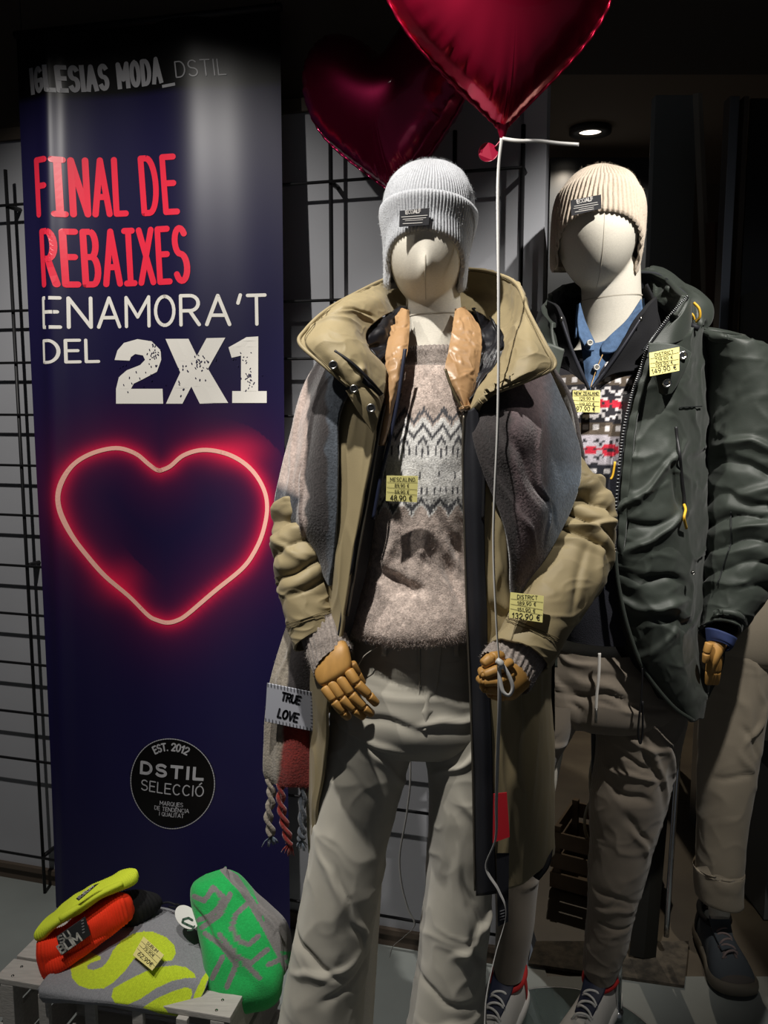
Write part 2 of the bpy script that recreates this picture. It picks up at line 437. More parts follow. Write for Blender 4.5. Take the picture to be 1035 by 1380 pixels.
wallbox('trim_1', S1-0.05, S1, 0, 2.13, 0.075, mat('pale_trim', 'b4b6bc', 0.6), off=0.012, kind='structure')
wallbox('baseboard_back', -2.0, S1-0.05, 0, 0.045, 0.075, mat('brown_baseboard', '4d4238', 0.7), off=0.012, kind='structure')
wallbox('trim_2', -2.0, S1-0.05, 2.075, 2.105, 0.02, m_dark, off=0.012, kind='structure')
wy = lambda x: 2.065-TA*x
prism('floor', [(-2.1, -0.3), (2.6, -0.3), (2.6, 1.93), (0.40, 1.93), (0.40, wy(.4)+.03), (-2.1, wy(-2.1)+.03)], -0.06, 0.0, m_floor, kind='structure')
prism('floor', [(0.40, 1.93), (2.6, 1.93), (2.6, 5.5), (-1.5, 5.5), (-1.5, 3.2), (0.40, 3.2)], -0.06, -0.004, m_shopf, kind='structure')
box('ceiling', (6.5, 4.6, 0.08), (0.4, 1.10, 2.66), m_ceil, kind='structure', bev=0)
box('ceiling', (6.5, 2.4, 0.08), (1.4, 4.55, 2.74), mat('shop_ceiling', '776b5e', 0.9), kind='structure', bev=0)
box('wall_left', (0.06, 2.6, 2.62), (-1.95, 1.30, 1.31), m_dark, kind='structure', bev=0)
box('wall_rear', (6.0, 0.08, 2.8), (1.6, 5.4, 1.4), mat('shop_rear_wall', '6e6458', 0.9), kind='structure', bev=0)
box('wall_right', (0.06, 5.0, 2.7), (2.6, 3.0, 1.35), mat('shop_side_wall', '2c2926', 0.9), kind='structure', bev=0)
# worn strip between the display floor and the shop floor
a = ray_plane(712, 1302, (0, 0, 0), np.array((0, 0, 1.0))); b = ray_plane(922, 1332, (0, 0, 0), np.array((0, 0, 1.0)))
c = ray_plane(928, 1272, (0, 0, 0), np.array((0, 0, 1.0))); d = ray_plane(722, 1272, (0, 0, 0), np.array((0, 0, 1.0)))
prism('floor_mat', [a, b, c, d], 0.0, 0.008, mat('speckled_mat', '5f574b', 0.85, bump=0.3, bscale=300, col2='3f3a33', vscale=40),
      label='thin speckled brown mat on the floor behind the white sneakers', cat='mat')

# ---- shop interior, dim, behind and right of the mannequins
def upright(name, x0, x1, y0, y1, Y, th, m, lean=0.0, **kw):
    A = P(x0, y0, Y); B = P(x1, y0, Y); C = P(x1, y1, Y); w_ = B[0]-A[0]
    return box(name, (w_, th, A[2]-C[2]), ((A[0]+B[0])/2, Y+th/2, (A[2]+C[2])/2), m, rot=(0, lean, 0), **kw)
zf = 540+1150*1.4/3.2
upright('display_panel', 884, 942, 128, 1025, 3.2, 0.05, mat('grey_panel', '8a8f90', 0.5), label='tall grey display panel in the dim shop behind the dark parka', cat='panel')
upright('mirror_panel', 742, 880, 212, 900, 4.6, 0.04, mat('dark_mirror', '3c4046', 0.25), label='dark mirror panel far back in the shop behind the beige beanie', cat='mirror')
A = P(940, 126, 2.95); B = P(985, 1010, 2.86); B[2] = 0.0
tube('leaning_board', [A, B], 0.016, mat('pale_board', 'a39d92', 0.7), n=4, samples=6, flat=(1, 0.35), label='narrow pale board leaning beside the grey display panel', cat='board', smooth=False)
A = P(962, 300, 2.85); B = P(962, 1010, 2.82); B[2] = 0.0
tube('wooden_batten', [A, B], 0.026, mat('brown_wood', '5a3d2c', 0.6), n=4, samples=4, flat=(1, 0.4), label='dark brown wooden batten standing in front of the pale board', cat='batten', smooth=False)
dt = thing('door_1', (1.62, 2.75, 0), 'dark glass shop door with a bright metal frame', 'door'); dt['kind'] = 'structure'; del dt['category']
m_al = mat('aluminium', '9ea1a6', 0.3, metal=1.0)
X0 = P(978, 300, 2.7)[0]
box('door_frame', (0.028, 0.05, 2.3), (X0, 2.7, 1.15), m_al, dt)
box('door_frame', (0.014, 0.05, 2.3), (X0+0.035, 2.7, 1.15), m_dark, dt)
box('door_pane', (0.95, 0.012, 2.3), (X0+0.53, 2.70, 1.15), mat('smoked_glass', '2a2926', 0.15), dt)
box('grey_carton', (0.5, 0.22, 0.42), (P(1012, 1000, 2.3)[0]+0.25, 2.27, 0.21), mat('grey_card', '6a6d6c', 0.85), label='grey carton on the shop floor behind the beige chinos', cat='carton')
box('side_cabinet', (0.6, 0.2, 1.72), (P(1018, 400, 2.55)[0]+0.30, 2.55, 0.86), mat('cabinet_grey', '44443f', 0.7), label='tall grey cabinet standing behind the dark parka sleeve', cat='cabinet')
# board leaning behind the jogging trousers, metal rail beside it
A = P(903, 860, 2.22); B = P(866, 1290, 1.99)
tube('black_board', [A, B], 0.034, mat('black_lacquer', '15140f', 0.5), n=4, samples=4, flat=(1, 0.25), label='narrow black board leaning behind the corduroy joggers', cat='board', smooth=False)
A = P(922, 900, 2.10); B = P(903, 1180, 2.02); B2 = P(898, 1262, 2.0)
tube('metal_rail', [A, B, B2], 0.007, mat('chrome_rail', 'd0d2d4', 0.25, metal=1.0), n=10, samples=8, label='thin chrome rail standing between joggers and chinos', cat='rail')
# recessed downlight in the shop ceiling
dl = thing('ceiling_downlight', (*P(795, 190, 4.3)[:2], 2.68), 'small round recessed downlight in the shop ceiling', 'downlight')
c0 = P(795, 190, 4.3)
th = np.linspace(0, 2*math.pi, 24, endpoint=False)
def disc_ring(name, c, r0, r1, z0, z1, m, parent):
    g = np.stack([np.stack([c[0]+r*np.cos(th), c[1]+r*np.sin(th), np.full(24, z)], -1) for r, z in ((r0, z0), (r1, z0), (r1, z1), (r0, z1))])
    return grid_obj(name, g, m, parent, True)
disc_ring('bezel', (c0[0], c0[1]), 0.055, 0.10, 2.675, 2.70, mat('dark_bezel', '3b3733', 0.4), dl)
V = [(c0[0], c0[1], 2.685)]+[(c0[0]+0.055*math.cos(t), c0[1]+0.055*math.sin(t), 2.685) for t in th]
link('lamp_face', V, [[0, i+1, (i+1) % 24+1] for i in range(24)], mat('lamp_lit', 'ffffff', emit='fff2dd', estr=1.6), dl)

# ================================================================ wire grid
m_rod = mat('black_rod', '1a1a1c', 0.45, metal=0.3)
GP = WP+WN*0.05
def gp(px, py): return ray_plane(px, py, GP, WN)
gt = thing('grid_panel', (*(GP-WD*0.4)[:2], 0.0), 'black wire grid panel fixed to the grey wall behind the banner', 'grid panel')
zs = [gp(33, y)[2] for y in (276, 419, 489, 559, 627, 694, 762, 827, 893, 959, 1022, 1150)]
s_of = lambda p: np.dot(p-GP, WD)
sL = s_of(gp(33, 700)); sR = s_of(gp(701, 400))
ss = [sL-0.42, sL, sL+0.29, sL+0.55, s_of(gp(447, 400)), s_of(gp(612, 300)), sR]
for z in zs:
    A = GP+WD*(sL-0.7)+WN*0.008; B = GP+WD*sR+WN*0.008
    tube('crossbar', [(A[0], A[1], z), (B[0], B[1], z)], 0.0038, m_rod, gt, n=6)
for s in ss:
    A = GP+WD*s
    tube('upright_rod', [(A[0], A[1], 0.0), (A[0], A[1], zs[0]+0.09)], 0.0050, m_rod, gt, n=6)
for z in (zs[0], zs[6], zs[-1]):
    for s in (sL, ss[4], ss[6]):
        A = GP+WD*s; tube('wall_bracket', [(A[0], A[1], z), tuple(np.array((A[0], A[1], z))-WN*0.052)], 0.006, m_rod, gt, n=6)

# ================================================================ banner
BP = WP+WN*0.085
BN = WN+np.array((0, 0, 0.04)); BN /= np.linalg.norm(BN)
def bwave(s, z):
    return -0.0085*np.sin(17*(s+0.375))+0.0015*np.sin(s*33+z*2.0)+0.003*np.sin(z*3.1+s*4)+0.012*np.exp(-((s+0.825)/0.026)**2)
def bmap(px, py, off=0.0):
    p = ray_plane(px, py, BP+np.array((0, 0, 2.2)), BN)
    return p+WN*(bwave(np.dot(p-BP, WD), p[2])+off)
bt = thing('hanging_banner', (*(BP-WD*0.6)[:2], 0.03), 'tall dark navy sale banner with red neon heart hanging before the grid', 'banner')
TL, TR, BL, BR = (22, 50), (376, 10), (79, 1220), (391, 1272)
heart = [(218, 634), (232, 628), (251, 613), (278, 606), (309, 613), (336, 632), (354, 659), (359, 686), (353, 718), (341, 745), (325, 767), (292, 795), (256, 826), (241, 835), (227, 838), (213, 835), (200, 829), (175, 807), (142, 779), (117, 747), (98, 717), (86, 682), (87, 655), (100, 628), (124, 611), (155, 604), (182, 611), (201, 625), (211, 632), (218, 634)]
hp = catmull(np.array(heart, float), 160)
NU, NV = 150, 470
uu, vv = np.meshgrid(np.linspace(0, 1, NU), np.linspace(0, 1, NV))
px = (TL[0]*(1-uu)+TR[0]*uu)*(1-vv)+(BL[0]*(1-uu)+BR[0]*uu)*vv
py = (TL[1]*(1-uu)+TR[1]*uu)*(1-vv)+(BL[1]*(1-uu)+BR[1]*uu)*vv
g = np.array([[bmap(px[i, j], py[i, j]) for j in range(NU)] for i in range(NV)])
dd = np.full(px.shape, 1e9)
for q in hp: dd = np.minimum(dd, np.hypot(px-q[0], py-q[1]))
navy = np.array(lin('1b183c')); blk = np.array(lin('0a0a0c'))
k = np.clip((py-(132-0.075*(px-30)))/10, 0, 1)[..., None]
col = blk*(1-k)+navy*k
gl = 0.95*np.exp(-(dd/8.5)**1.35)+0.16*np.exp(-dd/26)
gl += 0.55*np.exp(-(((px-318)/34)**2+((py-607)/20)**2))*(dd < 45)+0.5*np.exp(-(((px-160)/26)**2+((py-785)/24)**2))*(dd < 45)
col = col+np.clip(gl, 0, 1.15)[..., None]*np.array((0.72, 0.008, 0.03))
r2 = np.hypot((px-231.5), (py-1055)); col = np.where((r2 < 60)[..., None], np.array(lin('0a0909')), col)
m_ban = mat('glossy_banner_print', rough=0.36, attr=True, spec=0.4)
link('banner_sheet', g.reshape(-1, 3), gridfaces(NV, NU), m_ban, bt, col=col.reshape(-1, 3))
on = lambda x, y: bmap(x, y, 0.0012)
m_red = mat('red_print', 'f0304a', 0.35); m_wht = mat('white_print', 'f0ece4', 0.35); m_gry = mat('grey_print', 'a2a2a6', 0.35); m_pink = mat('neon_core_print', 'ffc0b0', 0.35)
hpl = [[tuple(q) for q in hp]]
decal('neon_heart_line', hpl, 5.6, on, m_pink, bt, maxseg=12)
decal('lettering', text_px('IGLESIAS MODA', 48, 127, 218, 110, 31, .42), 6.0, on, m_gry, bt, maxseg=12, square=0.9)
decal('lettering', text_px('_', 221, 114, 236, 112, 30), 4, on, m_gry, bt, square=0.9)
decal('lettering', text_px('DSTIL', 240, 106, 303, 99, 21, .25), 1.7, on, m_gry, bt, maxseg=12)
decal('lettering', text_px('FiNAL', 58, 291, 168, 287, 73, .36, -0.02), 8.2, on, m_red, bt, maxseg=12)
decal('lettering', text_px('DE', 194, 287, 241, 286, 74, .4, -0.06), 8.2, on, m_red, bt, maxseg=12)
decal('lettering', text_px('REBAiXES', 67, 385, 256, 379, 71, .36, -0.03), 8.2, on, m_red, bt, maxseg=12)
decal('lettering', text_px("ENAMORA'T", 66, 442, 356, 436, 39, .24), 4.6, on, m_wht, bt, maxseg=12)
decal('lettering', text_px('DEL', 66, 489, 132, 487, 29, .24), 4.0, on, m_wht, bt, maxseg=12)
poly_decal('lettering', [(153, 485), (157, 472), (166, 462), (185, 457), (205, 460), (218, 472), (219, 485), (213, 501), (193, 511), (180, 517), (176, 524), (221, 524), (222, 544), (155, 544), (155, 524), (159, 508), (170, 499), (189, 492), (196, 485), (193, 479), (182, 477), (176, 481), (174, 486)], on, m_wht, bt)
poly_decal('lettering', [(225, 457), (257, 457), (268, 480), (280, 456), (303, 455), (282, 497), (307, 543), (272, 544), (261, 521), (249, 544), (226, 544), (246, 502)], on, m_wht, bt)
poly_decal('lettering', [(307, 468), (330, 454), (346, 453), (346, 527), (358, 527), (358, 543), (312, 543), (312, 527), (323, 527), (323, 479), (311, 482)], on, m_wht, bt)
rr = random.Random(5); sp_ = []
for (cx, cy, sx, sy, n) in ((208, 478, 7, 9, 26), (180, 505, 18, 14, 14), (274, 487, 10, 8, 26), (255, 510, 20, 18, 16), (334, 510, 7, 14, 26), (330, 480, 10, 10, 10)):
    for _ in range(n):
        x, y = rr.gauss(cx, sx*.7), rr.gauss(cy, sy*.7); sp_.append([(x, y), (x+rr.uniform(-1, 1), y+rr.uniform(.3, 2))])
decal('print_speckle', sp_, 1.3, lambda x, y: bmap(x, y, 0.0022), mat('navy_print', '1c1840', 0.4), bt, kind='stuff')
# round seal
decal('seal_ring', [[(231.5+59.5*math.cos(t)*0.985, 1055+60.5*math.sin(t)), (231.5+59.5*math.cos(t+.035)*0.985, 1055+60.5*math.sin(t+.035))] for t in np.arange(0, 2*math.pi, 0.058)], 1.2, on, m_gry, bt)
pl, W = layout('EST. 2012', .24); arcpl = []
for line in pl:
    q = []
    for a_, b_ in line:
        t = math.radians(-119+58*a_/W); r_ = 45+9.5*b_; q.append((231.5+r_*math.cos(t), 1055+r_*math.sin(t)))
    arcpl.append(q)
decal('lettering', arcpl, 2.1, on, m_gry, bt)
decal('lettering', text_px('DSTIL', 188, 1043, 274, 1049, 14.5, .36), 4.0, on, m_gry, bt, square=0.9)
decal('lettering', text_px('SELECCIÓ', 188, 1066, 275, 1072, 13.5, .24), 1.6, on, m_gry, bt)
decal('lettering', text_px('MARQUES', 216, 1084, 248, 1086, 5.2, .22), .8, on, m_gry, bt)
decal('lettering', text_px('DE TENDÊNCIA', 208, 1091, 256, 1094, 5.0, .22), .8, on, m_gry, bt)
decal('lettering', text_px('I QUALITAT', 215, 1098.5, 249, 1100.5, 5.0, .22), .8, on, m_gry, bt)
# top rail and hooks
A = bmap(20, 47); B = bmap(378, 8)
tube('top_rail', [A, B], 0.009, m_rod, bt, n=10)
for x, y in ((30, 47), (370, 9)):
    A = bmap(x, y); tube('hanging_wire', [A, (A[0], A[1], 2.62)], 0.0015, m_rod, bt, n=5)
# ================================================================ shared garment pieces
m_linen = mat('linen_mannequin', 'd8d2c4', 0.85, bump=0.25, bscale=700, stretch=(1, 1, 1.8), var=0.05, vscale=260)
m_wood = mat('articulated_wood', 'b08446', 0.5, var=0.15, vscale=60, stretch=(1, 1, 0.3))
m_woodgap = mat('joint_dark', '3a2410', 0.7)
m_blk = mat('black_satin_lining', '17171b', 0.38, var=0.1, vscale=30)
m_metal = mat('gunmetal', '9c9a96', 0.3, metal=1.0)
m_tag = mat('yellow_tag_paper', 'e2d98a', 0.7, var=0.03, vscale=60); m_ink = mat('tag_ink', '26241c', 0.7)

def remesh(o, vs=0.004, smooth=4):
    r = o.modifiers.new('one_skin', 'REMESH'); r.mode = 'VOXEL'; r.voxel_size = vs; r.use_smooth_shade = True
    if smooth:
        s = o.modifiers.new('soft', 'SMOOTH'); s.factor = 0.5; s.iterations = smooth
def egg(C, rx, ry, rz, R, nose=None, chin=0.22, nu=64, nv=48):
    la = np.linspace(-math.pi/2, math.pi/2, nv); lo = np.linspace(0, 2*math.pi, nu, endpoint=False)
    LA, LO = np.meshgrid(la, lo, indexing='ij')
    r = np.cos(LA)**0.86*(1-chin*np.clip(-np.sin(LA), 0, 1)**1.3)
    x = rx*r*np.cos(LO); y = ry*r*np.sin(LO)*np.where(np.sin(LO) < 0, 0.97+0.16*np.clip(-np.sin(LA)+.35, 0, 1), 1.0); z = rz*np.sin(LA)
    if nose:
        zc, amp, wx, wz = nose
        k = amp*np.exp(-(x/wx)**2-((z-zc)/wz)**2)*(np.sin(LO) < 0); y = y-k
        k2 = 0.35*amp*np.exp(-(x/(wx*.8))**2)*(np.sin(LO) < 0)*(np.abs(z-zc) < rz); 
    g = np.stack([x, y, z], -1) @ np.array(R).T + np.array(C)
    f = gridfaces(nv, nu, True).tolist(); f.append(list(range(nu))[::-1]); f.append(list(range((nv-1)*nu, nv*nu)))
    return g.reshape(-1, 3), f
def loft_geo(rings, nu, nv, disp=None, caps=True, ex=2.0):
    g, U, V, c = loft_grid(rings, nu, nv, disp, None, ex)
    f = gridfaces(nv, nu, True).tolist()
    if caps: f.append(list(range(nu))); f.append(list(range((nv-1)*nu, nv*nu))[::-1])
    return g.reshape(-1, 3), f
def rotm(rx=0, ry=0, rz=0):
    from mathutils import Euler
    return Euler((math.radians(rx), math.radians(ry), math.radians(rz))).to_matrix()
def beanie(name, label, C, R, rx, ry, htop, zfront, zside, ribs, amp, colr, cuff, foldz, fz, mname, group=None, halfw=50, slouch=0.0, dome=2.9, taper=0.16):
    """ribbed hat, open over the face; local z up, front = -y"""
    t = thing(name, (C[0], C[1], C[2]+zside), label, 'beanie', group)
    m = mat(mname, colr, 0.95, bump=0.5, bscale=500, var=0.10, vscale=350, sheen=0.25)
    NU = ribs*8; NV = 84
    lo = np.linspace(0, 2*math.pi, NU, endpoint=False)
    fr = np.degrees(np.abs((lo-1.5*math.pi+math.pi) % (2*math.pi)-math.pi))
    k = np.sqrt(np.clip(1-(fr/halfw)**2.2, 0, 1))
    for _ in range(3): k = (np.roll(k, 2)+2*k+np.roll(k, -2))/4
    zb = zside+(zfront-zside)*k+0.012*np.clip((fr-100)/80, 0, 1)
    def shell(v0f, v1f, off, nv, topclose):
        rows = []
        for i in range(nv):
            s = i/(nv-1)
            z = zb*(1-s)+v1f*s if not topclose else zb+(htop-zb)*(1-(1-s)**1.25)
            if topclose:
                q = np.clip((z-0.0)/htop, -2, 1)
            q = np.clip(z/htop, -2, 1)
            rr = np.where(q > 0, np.clip(1-np.abs(q)**dome, 0, 1)**0.5, 1-taper*np.clip(-z/0.1, 0, 2)**1.4)
            rib = amp*np.sign(np.cos(lo*ribs))*np.abs(np.cos(lo*ribs))**0.7*np.clip(rr*2.2, 0, 1)
            a = rr*rx+off+rib; b = rr*ry+off+rib
            rows.append(np.stack([a*np.cos(lo), b*np.sin(lo)*np.ones(NU), z+0*lo], -1))
        return np.array(rows)
    g = shell(0, 0, 0, NV, True)
    g = g+0.0025*fbm(g*18+ribs, 2)[..., None]
    g[..., 0] += slouch*np.clip(g[..., 2]/htop, 0, 1)**2
    inner = g[0].copy(); inner[:, :2] *= 0.955; inner2 = g[3].copy(); inner2[:, :2] *= 0.94
    g = np.concatenate((inner2[None], inner[None], g))
    w_ = g @ np.array(R).T+np.array(C)
    crown = grid_obj('crown', w_, m, t, True)
    # folded cuff
    rows = []; nc = 26
    for i in range(nc):
        s = i/(nc-1); zt = zfront+foldz-0.022*(1-np.cos(np.radians(fr))); z = (zb-0.003)*(1-s)+zt*s; q = np.clip(z/htop, -2, 1)
        rr = np.where(q > 0, np.clip(1-np.abs(q)**dome, 0, 1)**0.5, 1-taper*np.clip(-z/0.1, 0, 2)**1.4)
        th_ = cuff*math.sin(math.pi*min(1, 0.12+0.88*(1-abs(2*s-1)**3)))**0.5 if 0 < s < 1 else 0.0
        rib = amp*np.sign(np.cos(lo*ribs))*np.abs(np.cos(lo*ribs))**0.7
        rows.append(np.stack([(rr*rx+th_+rib)*np.cos(lo), (rr*ry+th_+rib)*np.sin(lo), z], -1))
    g2 = np.array(rows); g2[..., 0] += slouch*np.clip(g2[..., 2]/htop, 0, 1)**2
    cf = grid_obj('cuff', g2 @ np.array(R).T+np.array(C), m, t, True)
    if fz: fuzz('wool_fibres', crown, m, t, fz, 0.0035, 0.00018, 3); fuzz('wool_fibres', cf, m, t, fz//2, 0.0035, 0.00018, 4)
    return t
def plane4(c4, Ys):
    q = [P(x, y, Y) for (x, y), Y in zip(c4, Ys)]
    n = np.cross(q[1]-q[0], q[3]-q[0]); n /= np.linalg.norm(n)
    if n[1] > 0: n = -n
    q = [ray_plane(x, y, q[0], n) for x, y in c4]
    return q, n
def card(name, c4, Ys, m, parent=None, thick=0.0012, **kw):
    q, n = plane4(c4, Ys); k = n*thick
    V = list(q)+[p-k for p in q]
    o = link(name, V, [[0, 1, 2, 3], [7, 6, 5, 4], [0, 4, 5, 1], [1, 5, 6, 2], [2, 6, 7, 3], [3, 7, 4, 0]], m, parent, smooth=False, **kw)
    return o, (lambda x, y, e=0.0006: ray_plane(x, y, q[0]+n*e, n))
def price_tag(c4, Ys, label, lines):
    """lines: (text, x0,y0,x1,y1,h,weight)"""
    q, n = plane4(c4, Ys)
    t = thing('price_tag', q[3], label, 'price tag', None)
    o, mp = card('card', c4, Ys, m_tag, t)
    for s, x0, y0, x1, y1, h, wt in lines: decal('print', text_px(s, x0, y0, x1, y1, h, .26), wt*.78, mp, m_ink, t)
    (ax, ay), (bx, by), (cx, cy), (dx, dy) = c4
    rule = []
    for f0, f1 in ((.26, .24), (.46, .52), (.64, .72)):
        rule.append([(ax+(dx-ax)*f0+1, ay+(dy-ay)*f0), (bx+(cx-bx)*f1-1, by+(cy-by)*f1)])
    for r_ in rule: decal('price_strike_line', [r_], 0.45, mp, m_ink, t)
    return t
def snap(px, py, Y, r, parent, m=None, nrm=(0, -1, 0), m2=None):
    n = np.array(nrm, float); n /= np.linalg.norm(n); c = P(px, py, Y)
    a = np.cross(n, (0, 0, 1.0)); a /= np.linalg.norm(a); b = np.cross(n, a)
    th_ = np.linspace(0, 2*math.pi, 20, endpoint=False); rows = []
    for rr, h in ((1.0, -0.004), (1.0, 0.0015), (0.88, 0.0028), (0.62, 0.0026), (0.5, -0.0025), (0.2, -0.0025), (0.02, -0.0024)):
        rows.append([c+n*h+r*rr*(a*math.cos(t_)+b*math.sin(t_)) for t_ in th_])
    g = np.array(rows); nv, nu = g.shape[:2]; f = gridfaces(nv, nu, True).tolist()
    fm = [0]*(3*nu)+[1]*(3*nu)
    return link('snap_button', g.reshape(-1, 3), f, [m or m_metal, m2 or m or m_metal], parent, fmats=fm)
def finger(joints, rads, parent, name='finger'):
    geo = []
    for i in range(len(joints)-1):
        a, b = np.array(joints[i]), np.array(joints[i+1]); L = np.linalg.norm(b-a); d = (b-a)/L
        r0, r1 = rads[i], rads[i+1]; last = i == len(joints)-2
        st = [(0.0, .55), (.04, .9), (.12, 1.0), (.5, 1.0), (.86, 1.0), (.95, .9), (1.0, .6 if not last else .35)]
        pts = [a+d*L*s for s, _ in st]; rr = [(r0+(r1-r0)*s)*k for s, k in st]
        geo.append(tube_geo(pts, np.array(rr), 12))
        if i: 
            geo.append(tube_geo([a-d*r0*.5, a+d*r0*.5], r0*0.62, 8))
    v, f = join(geo)
    return link(name, v, f, m_wood, parent)

# ================================================================ mannequin in the khaki parka
mf = thing('mannequin', (0.08, 1.52, 0.0), 'linen covered female mannequin with wooden hands inside the khaki parka', 'mannequin')
Rf = rotm(8, 0, -4)
hc = P(575, 322, 1.53)
head = egg(hc, 0.073, 0.092, 0.113, Rf, nose=(-0.050, 0.013, 0.010, 0.024), chin=0.10)
neck = loft_geo([(550, 380, 618, 380, 1.545, .05), (547, 410, 621, 408, 1.55, .052), (549, 440, 623, 436, 1.55, .052), (546, 470, 626, 466, 1.55, .055), (510, 505, 650, 502, 1.55, .06), (497, 560, 645, 560, 1.545, .07), (507, 700, 638, 700, 1.53, .075), (490, 850, 655, 850, 1.52, .08), (480, 930, 665, 930, 1.52, .085)], 48, 60)
v, f = join([head, neck]); bo = link('body', v, f, m_linen, mf); remesh(bo, 0.0035, 5)
# neck and face seams
def egg_line(C, ry, rz, R, l0, l1, nose=None, chin=0.2, off=-0.0006):
    la = np.linspace(l0, l1, 30); r = np.cos(la)**.86*(1-chin*np.clip(-np.sin(la), 0, 1)**1.3)
    z = rz*np.sin(la); y = -ry*r*(.97+.16*np.clip(-np.sin(la)+.35, 0, 1))
    if nose: y = y-nose[1]*np.exp(-((z-nose[0])/nose[3])**2)
    p = np.stack([0*y, y, z], -1); n_ = p/np.linalg.norm(p, axis=1, keepdims=True)
    return (p+n_*off) @ np.array(R).T+np.array(C)
m_seam = mat('seam_thread', 'b5ae9f', 0.9)
loft('neck_seam', [(547.5, 426, 622.5, 423, 1.55, .0527), (547.5, 427.3, 622.5, 424.3, 1.55, .0527)], 60, 2, m_seam, mf)
tube('face_seam', egg_line(hc, 0.092, 0.113, Rf, -1.3, -0.25, (-0.050, 0.013, 0.010, 0.024), .10), 0.0010, m_seam, mf, n=6)

bf = beanie('ribbed_beanie', 'light grey ribbed beanie with folded cuff and dark woven label', P(577, 300, 1.53), rotm(6, 3, -4), 0.079, 0.097, 0.103, -0.020, -0.112, 92, 0.0011, 'a6a8ac', 0.0060, 0.064, 9000, 'grey_rib_knit', halfw=66)
m_lab = mat('woven_label', '2c2c30', 0.8); m_labt = mat('label_thread', 'd8d4d0', 0.8)
def hat_label(parent, c4, Y, lines):
    o, mp = card('label_patch', c4, Y, m_lab, parent, 0.003, )
    for s, x0, y0, x1, y1, h, wt in lines: decal('print', text_px(s, x0, y0, x1, y1, h, .2) if s else [[(x0, y0), (x1, y1)]], wt, mp, m_labt, parent)
hat_label(bf, [(538.5, 284), (579, 280), (578, 303), (538, 306)], (1.4235, 1.420, 1.4235, 1.427), [('ECOALF', 547, 288.5, 567, 286.5, 4.6, 1.3), ('', 541, 292.5, 576, 290, 0, .8), ('', 543, 295.5, 574, 293.3, 0, .8), ('', 546, 297.5, 570, 296, 0, .6), ('', 543, 301.5, 569, 300, 0, .8)])

# ---- knitted jumper
m_knitf = mat('mohair_fair_isle', rough=0.97, attr=True, bump=0.6, bscale=420, var=0.28, vscale=300, sheen=0.35)
c_h1 = c_h2 = np.array(lin('b8a89e')); c_w = np.array(lin('e6e4e0')); c_d = np.array(lin('4e4e52')); c_rib = np.array(lin('8a8079'))
FI = ["....d.....", "...ddd....", "..dd.dd...", ".dd...dd..", "dd.www.dd.", "d.wwwww.dd", ".wwwdwww.d", "wwwdddwww.", "wwddwddwww", "wddwwwddww", "ddwwwwwddw", "dwwwdwwwdd", "wwwdddwwwd", "wwddwddwww", "wwdwwwdwww", "wdwwwwwdww", "wdwwdwwdww", "wdwwdwwdww", "wdwwdwwdww", "wwwwdwwwww", "wwwwwwwwww", "wwwwwwwwww", "wwwwwwwwww", "wwwwwwwwww", "wwwwwwwwww", "wwwdwwwwww", "wwwdwwwwww", "wwwdwwwwww", "wwwwwwwwww", "wwwwwwwwww", "wwwwwwwwww", "wdwwdwwdww", "wdwwdwwdww", "wdwwdwwdww", "wwwwwwwwww", "wwwwdwwwww", "wdwdddwdww", "wwddwddwww", "dddwwwdddw", "ddw...wddd", "dw.....wdd", "w.......wd", ".........w"]
FI = [r.replace('#', 'd') for r in FI]
def fair_f(U, V, g):
    pxx, pyy = proj(g)
    jj = np.floor((pyy-548)/3.45+0.35*vnoise(g*90)).astype(int); ii = np.floor((U-0.012)/0.0034+0.35*vnoise(g*110+9)).astype(int)
    out = np.where((pyy < 553)[..., None], c_h1, c_h2)
    out = out*(1+0.30*vnoise(g*160)[..., None]+0.12*vnoise(g*60)[..., None])
    out = np.where((pyy < 492)[..., None], c_rib, out)
    for j, row in enumerate(FI):
        for i, ch in enumerate(row):
            if ch == '.': continue
            mk = (jj == j) & (ii % len(row) == i)
            out[mk] = c_w*0.96 if ch == 'w' else c_d
    return out
swf = [fold(0.02, 0.30, 70, .10, .020, -.004), fold(-0.06, .33, 110, .09, .018, .005), fold(-0.045, .385, 20, .045, .016, -.016), fold(.05, .37, 65, .06, .012, -.010), fold(.07, .34, 60, .08, .015, -.009), fold(.10, .30, 95, .08, .012, .008)]
swd = folds_fn(swf+rfolds(3, 8, (-.15, .15), (.28, .42), 80, 30, (.03, .08), (.012, .02), (.0015, .003)), base=0.003, bs=12, seed=3.3, fine=0.0012)
sw = thing('fair_isle_jumper', P(560, 845, 1.5), 'beige and white fair isle mohair jumper under the khaki parka', 'jumper')
rings = [(546, 474, 618, 472, 1.53, .055), (540, 486, 628, 484, 1.53, .065), (522, 500, 650, 498, 1.53, .085), (497, 530, 655, 528, 1.525, .105), (488, 600, 652, 600, 1.515, .125), (486, 680, 650, 680, 1.51, .126), (485, 735, 650, 735, 1.51, .126), (477, 775, 656, 772, 1.51, .137), (463, 812, 668, 804, 1.51, .155), (460, 832, 670, 824, 1.51, .160), (466, 845, 666, 836, 1.51, .150), (480, 848, 655, 838, 1.51, .125)]
swb = loft('body', rings, 560, 300, m_knitf, sw, disp=swd, col=fair_f)
fuzz('mohair_fibres', swb, m_knitf, sw, 60000, 0.0055, 0.00016, 5)
m_rib = mat('heather_rib', '8f857e', 0.97, bump=0.6, bscale=400, var=0.3, vscale=260, sheen=0.3)
nk = loft('neck_rib', [(550, 468, 616, 466, 1.53, .052), (548, 474, 619, 472, 1.53, .056), (543, 490, 626, 488, 1.53, .066)], 260, 14, m_rib, sw, disp=lambda U, V, g: 0.0012*np.cos(U/0.0042*math.pi))
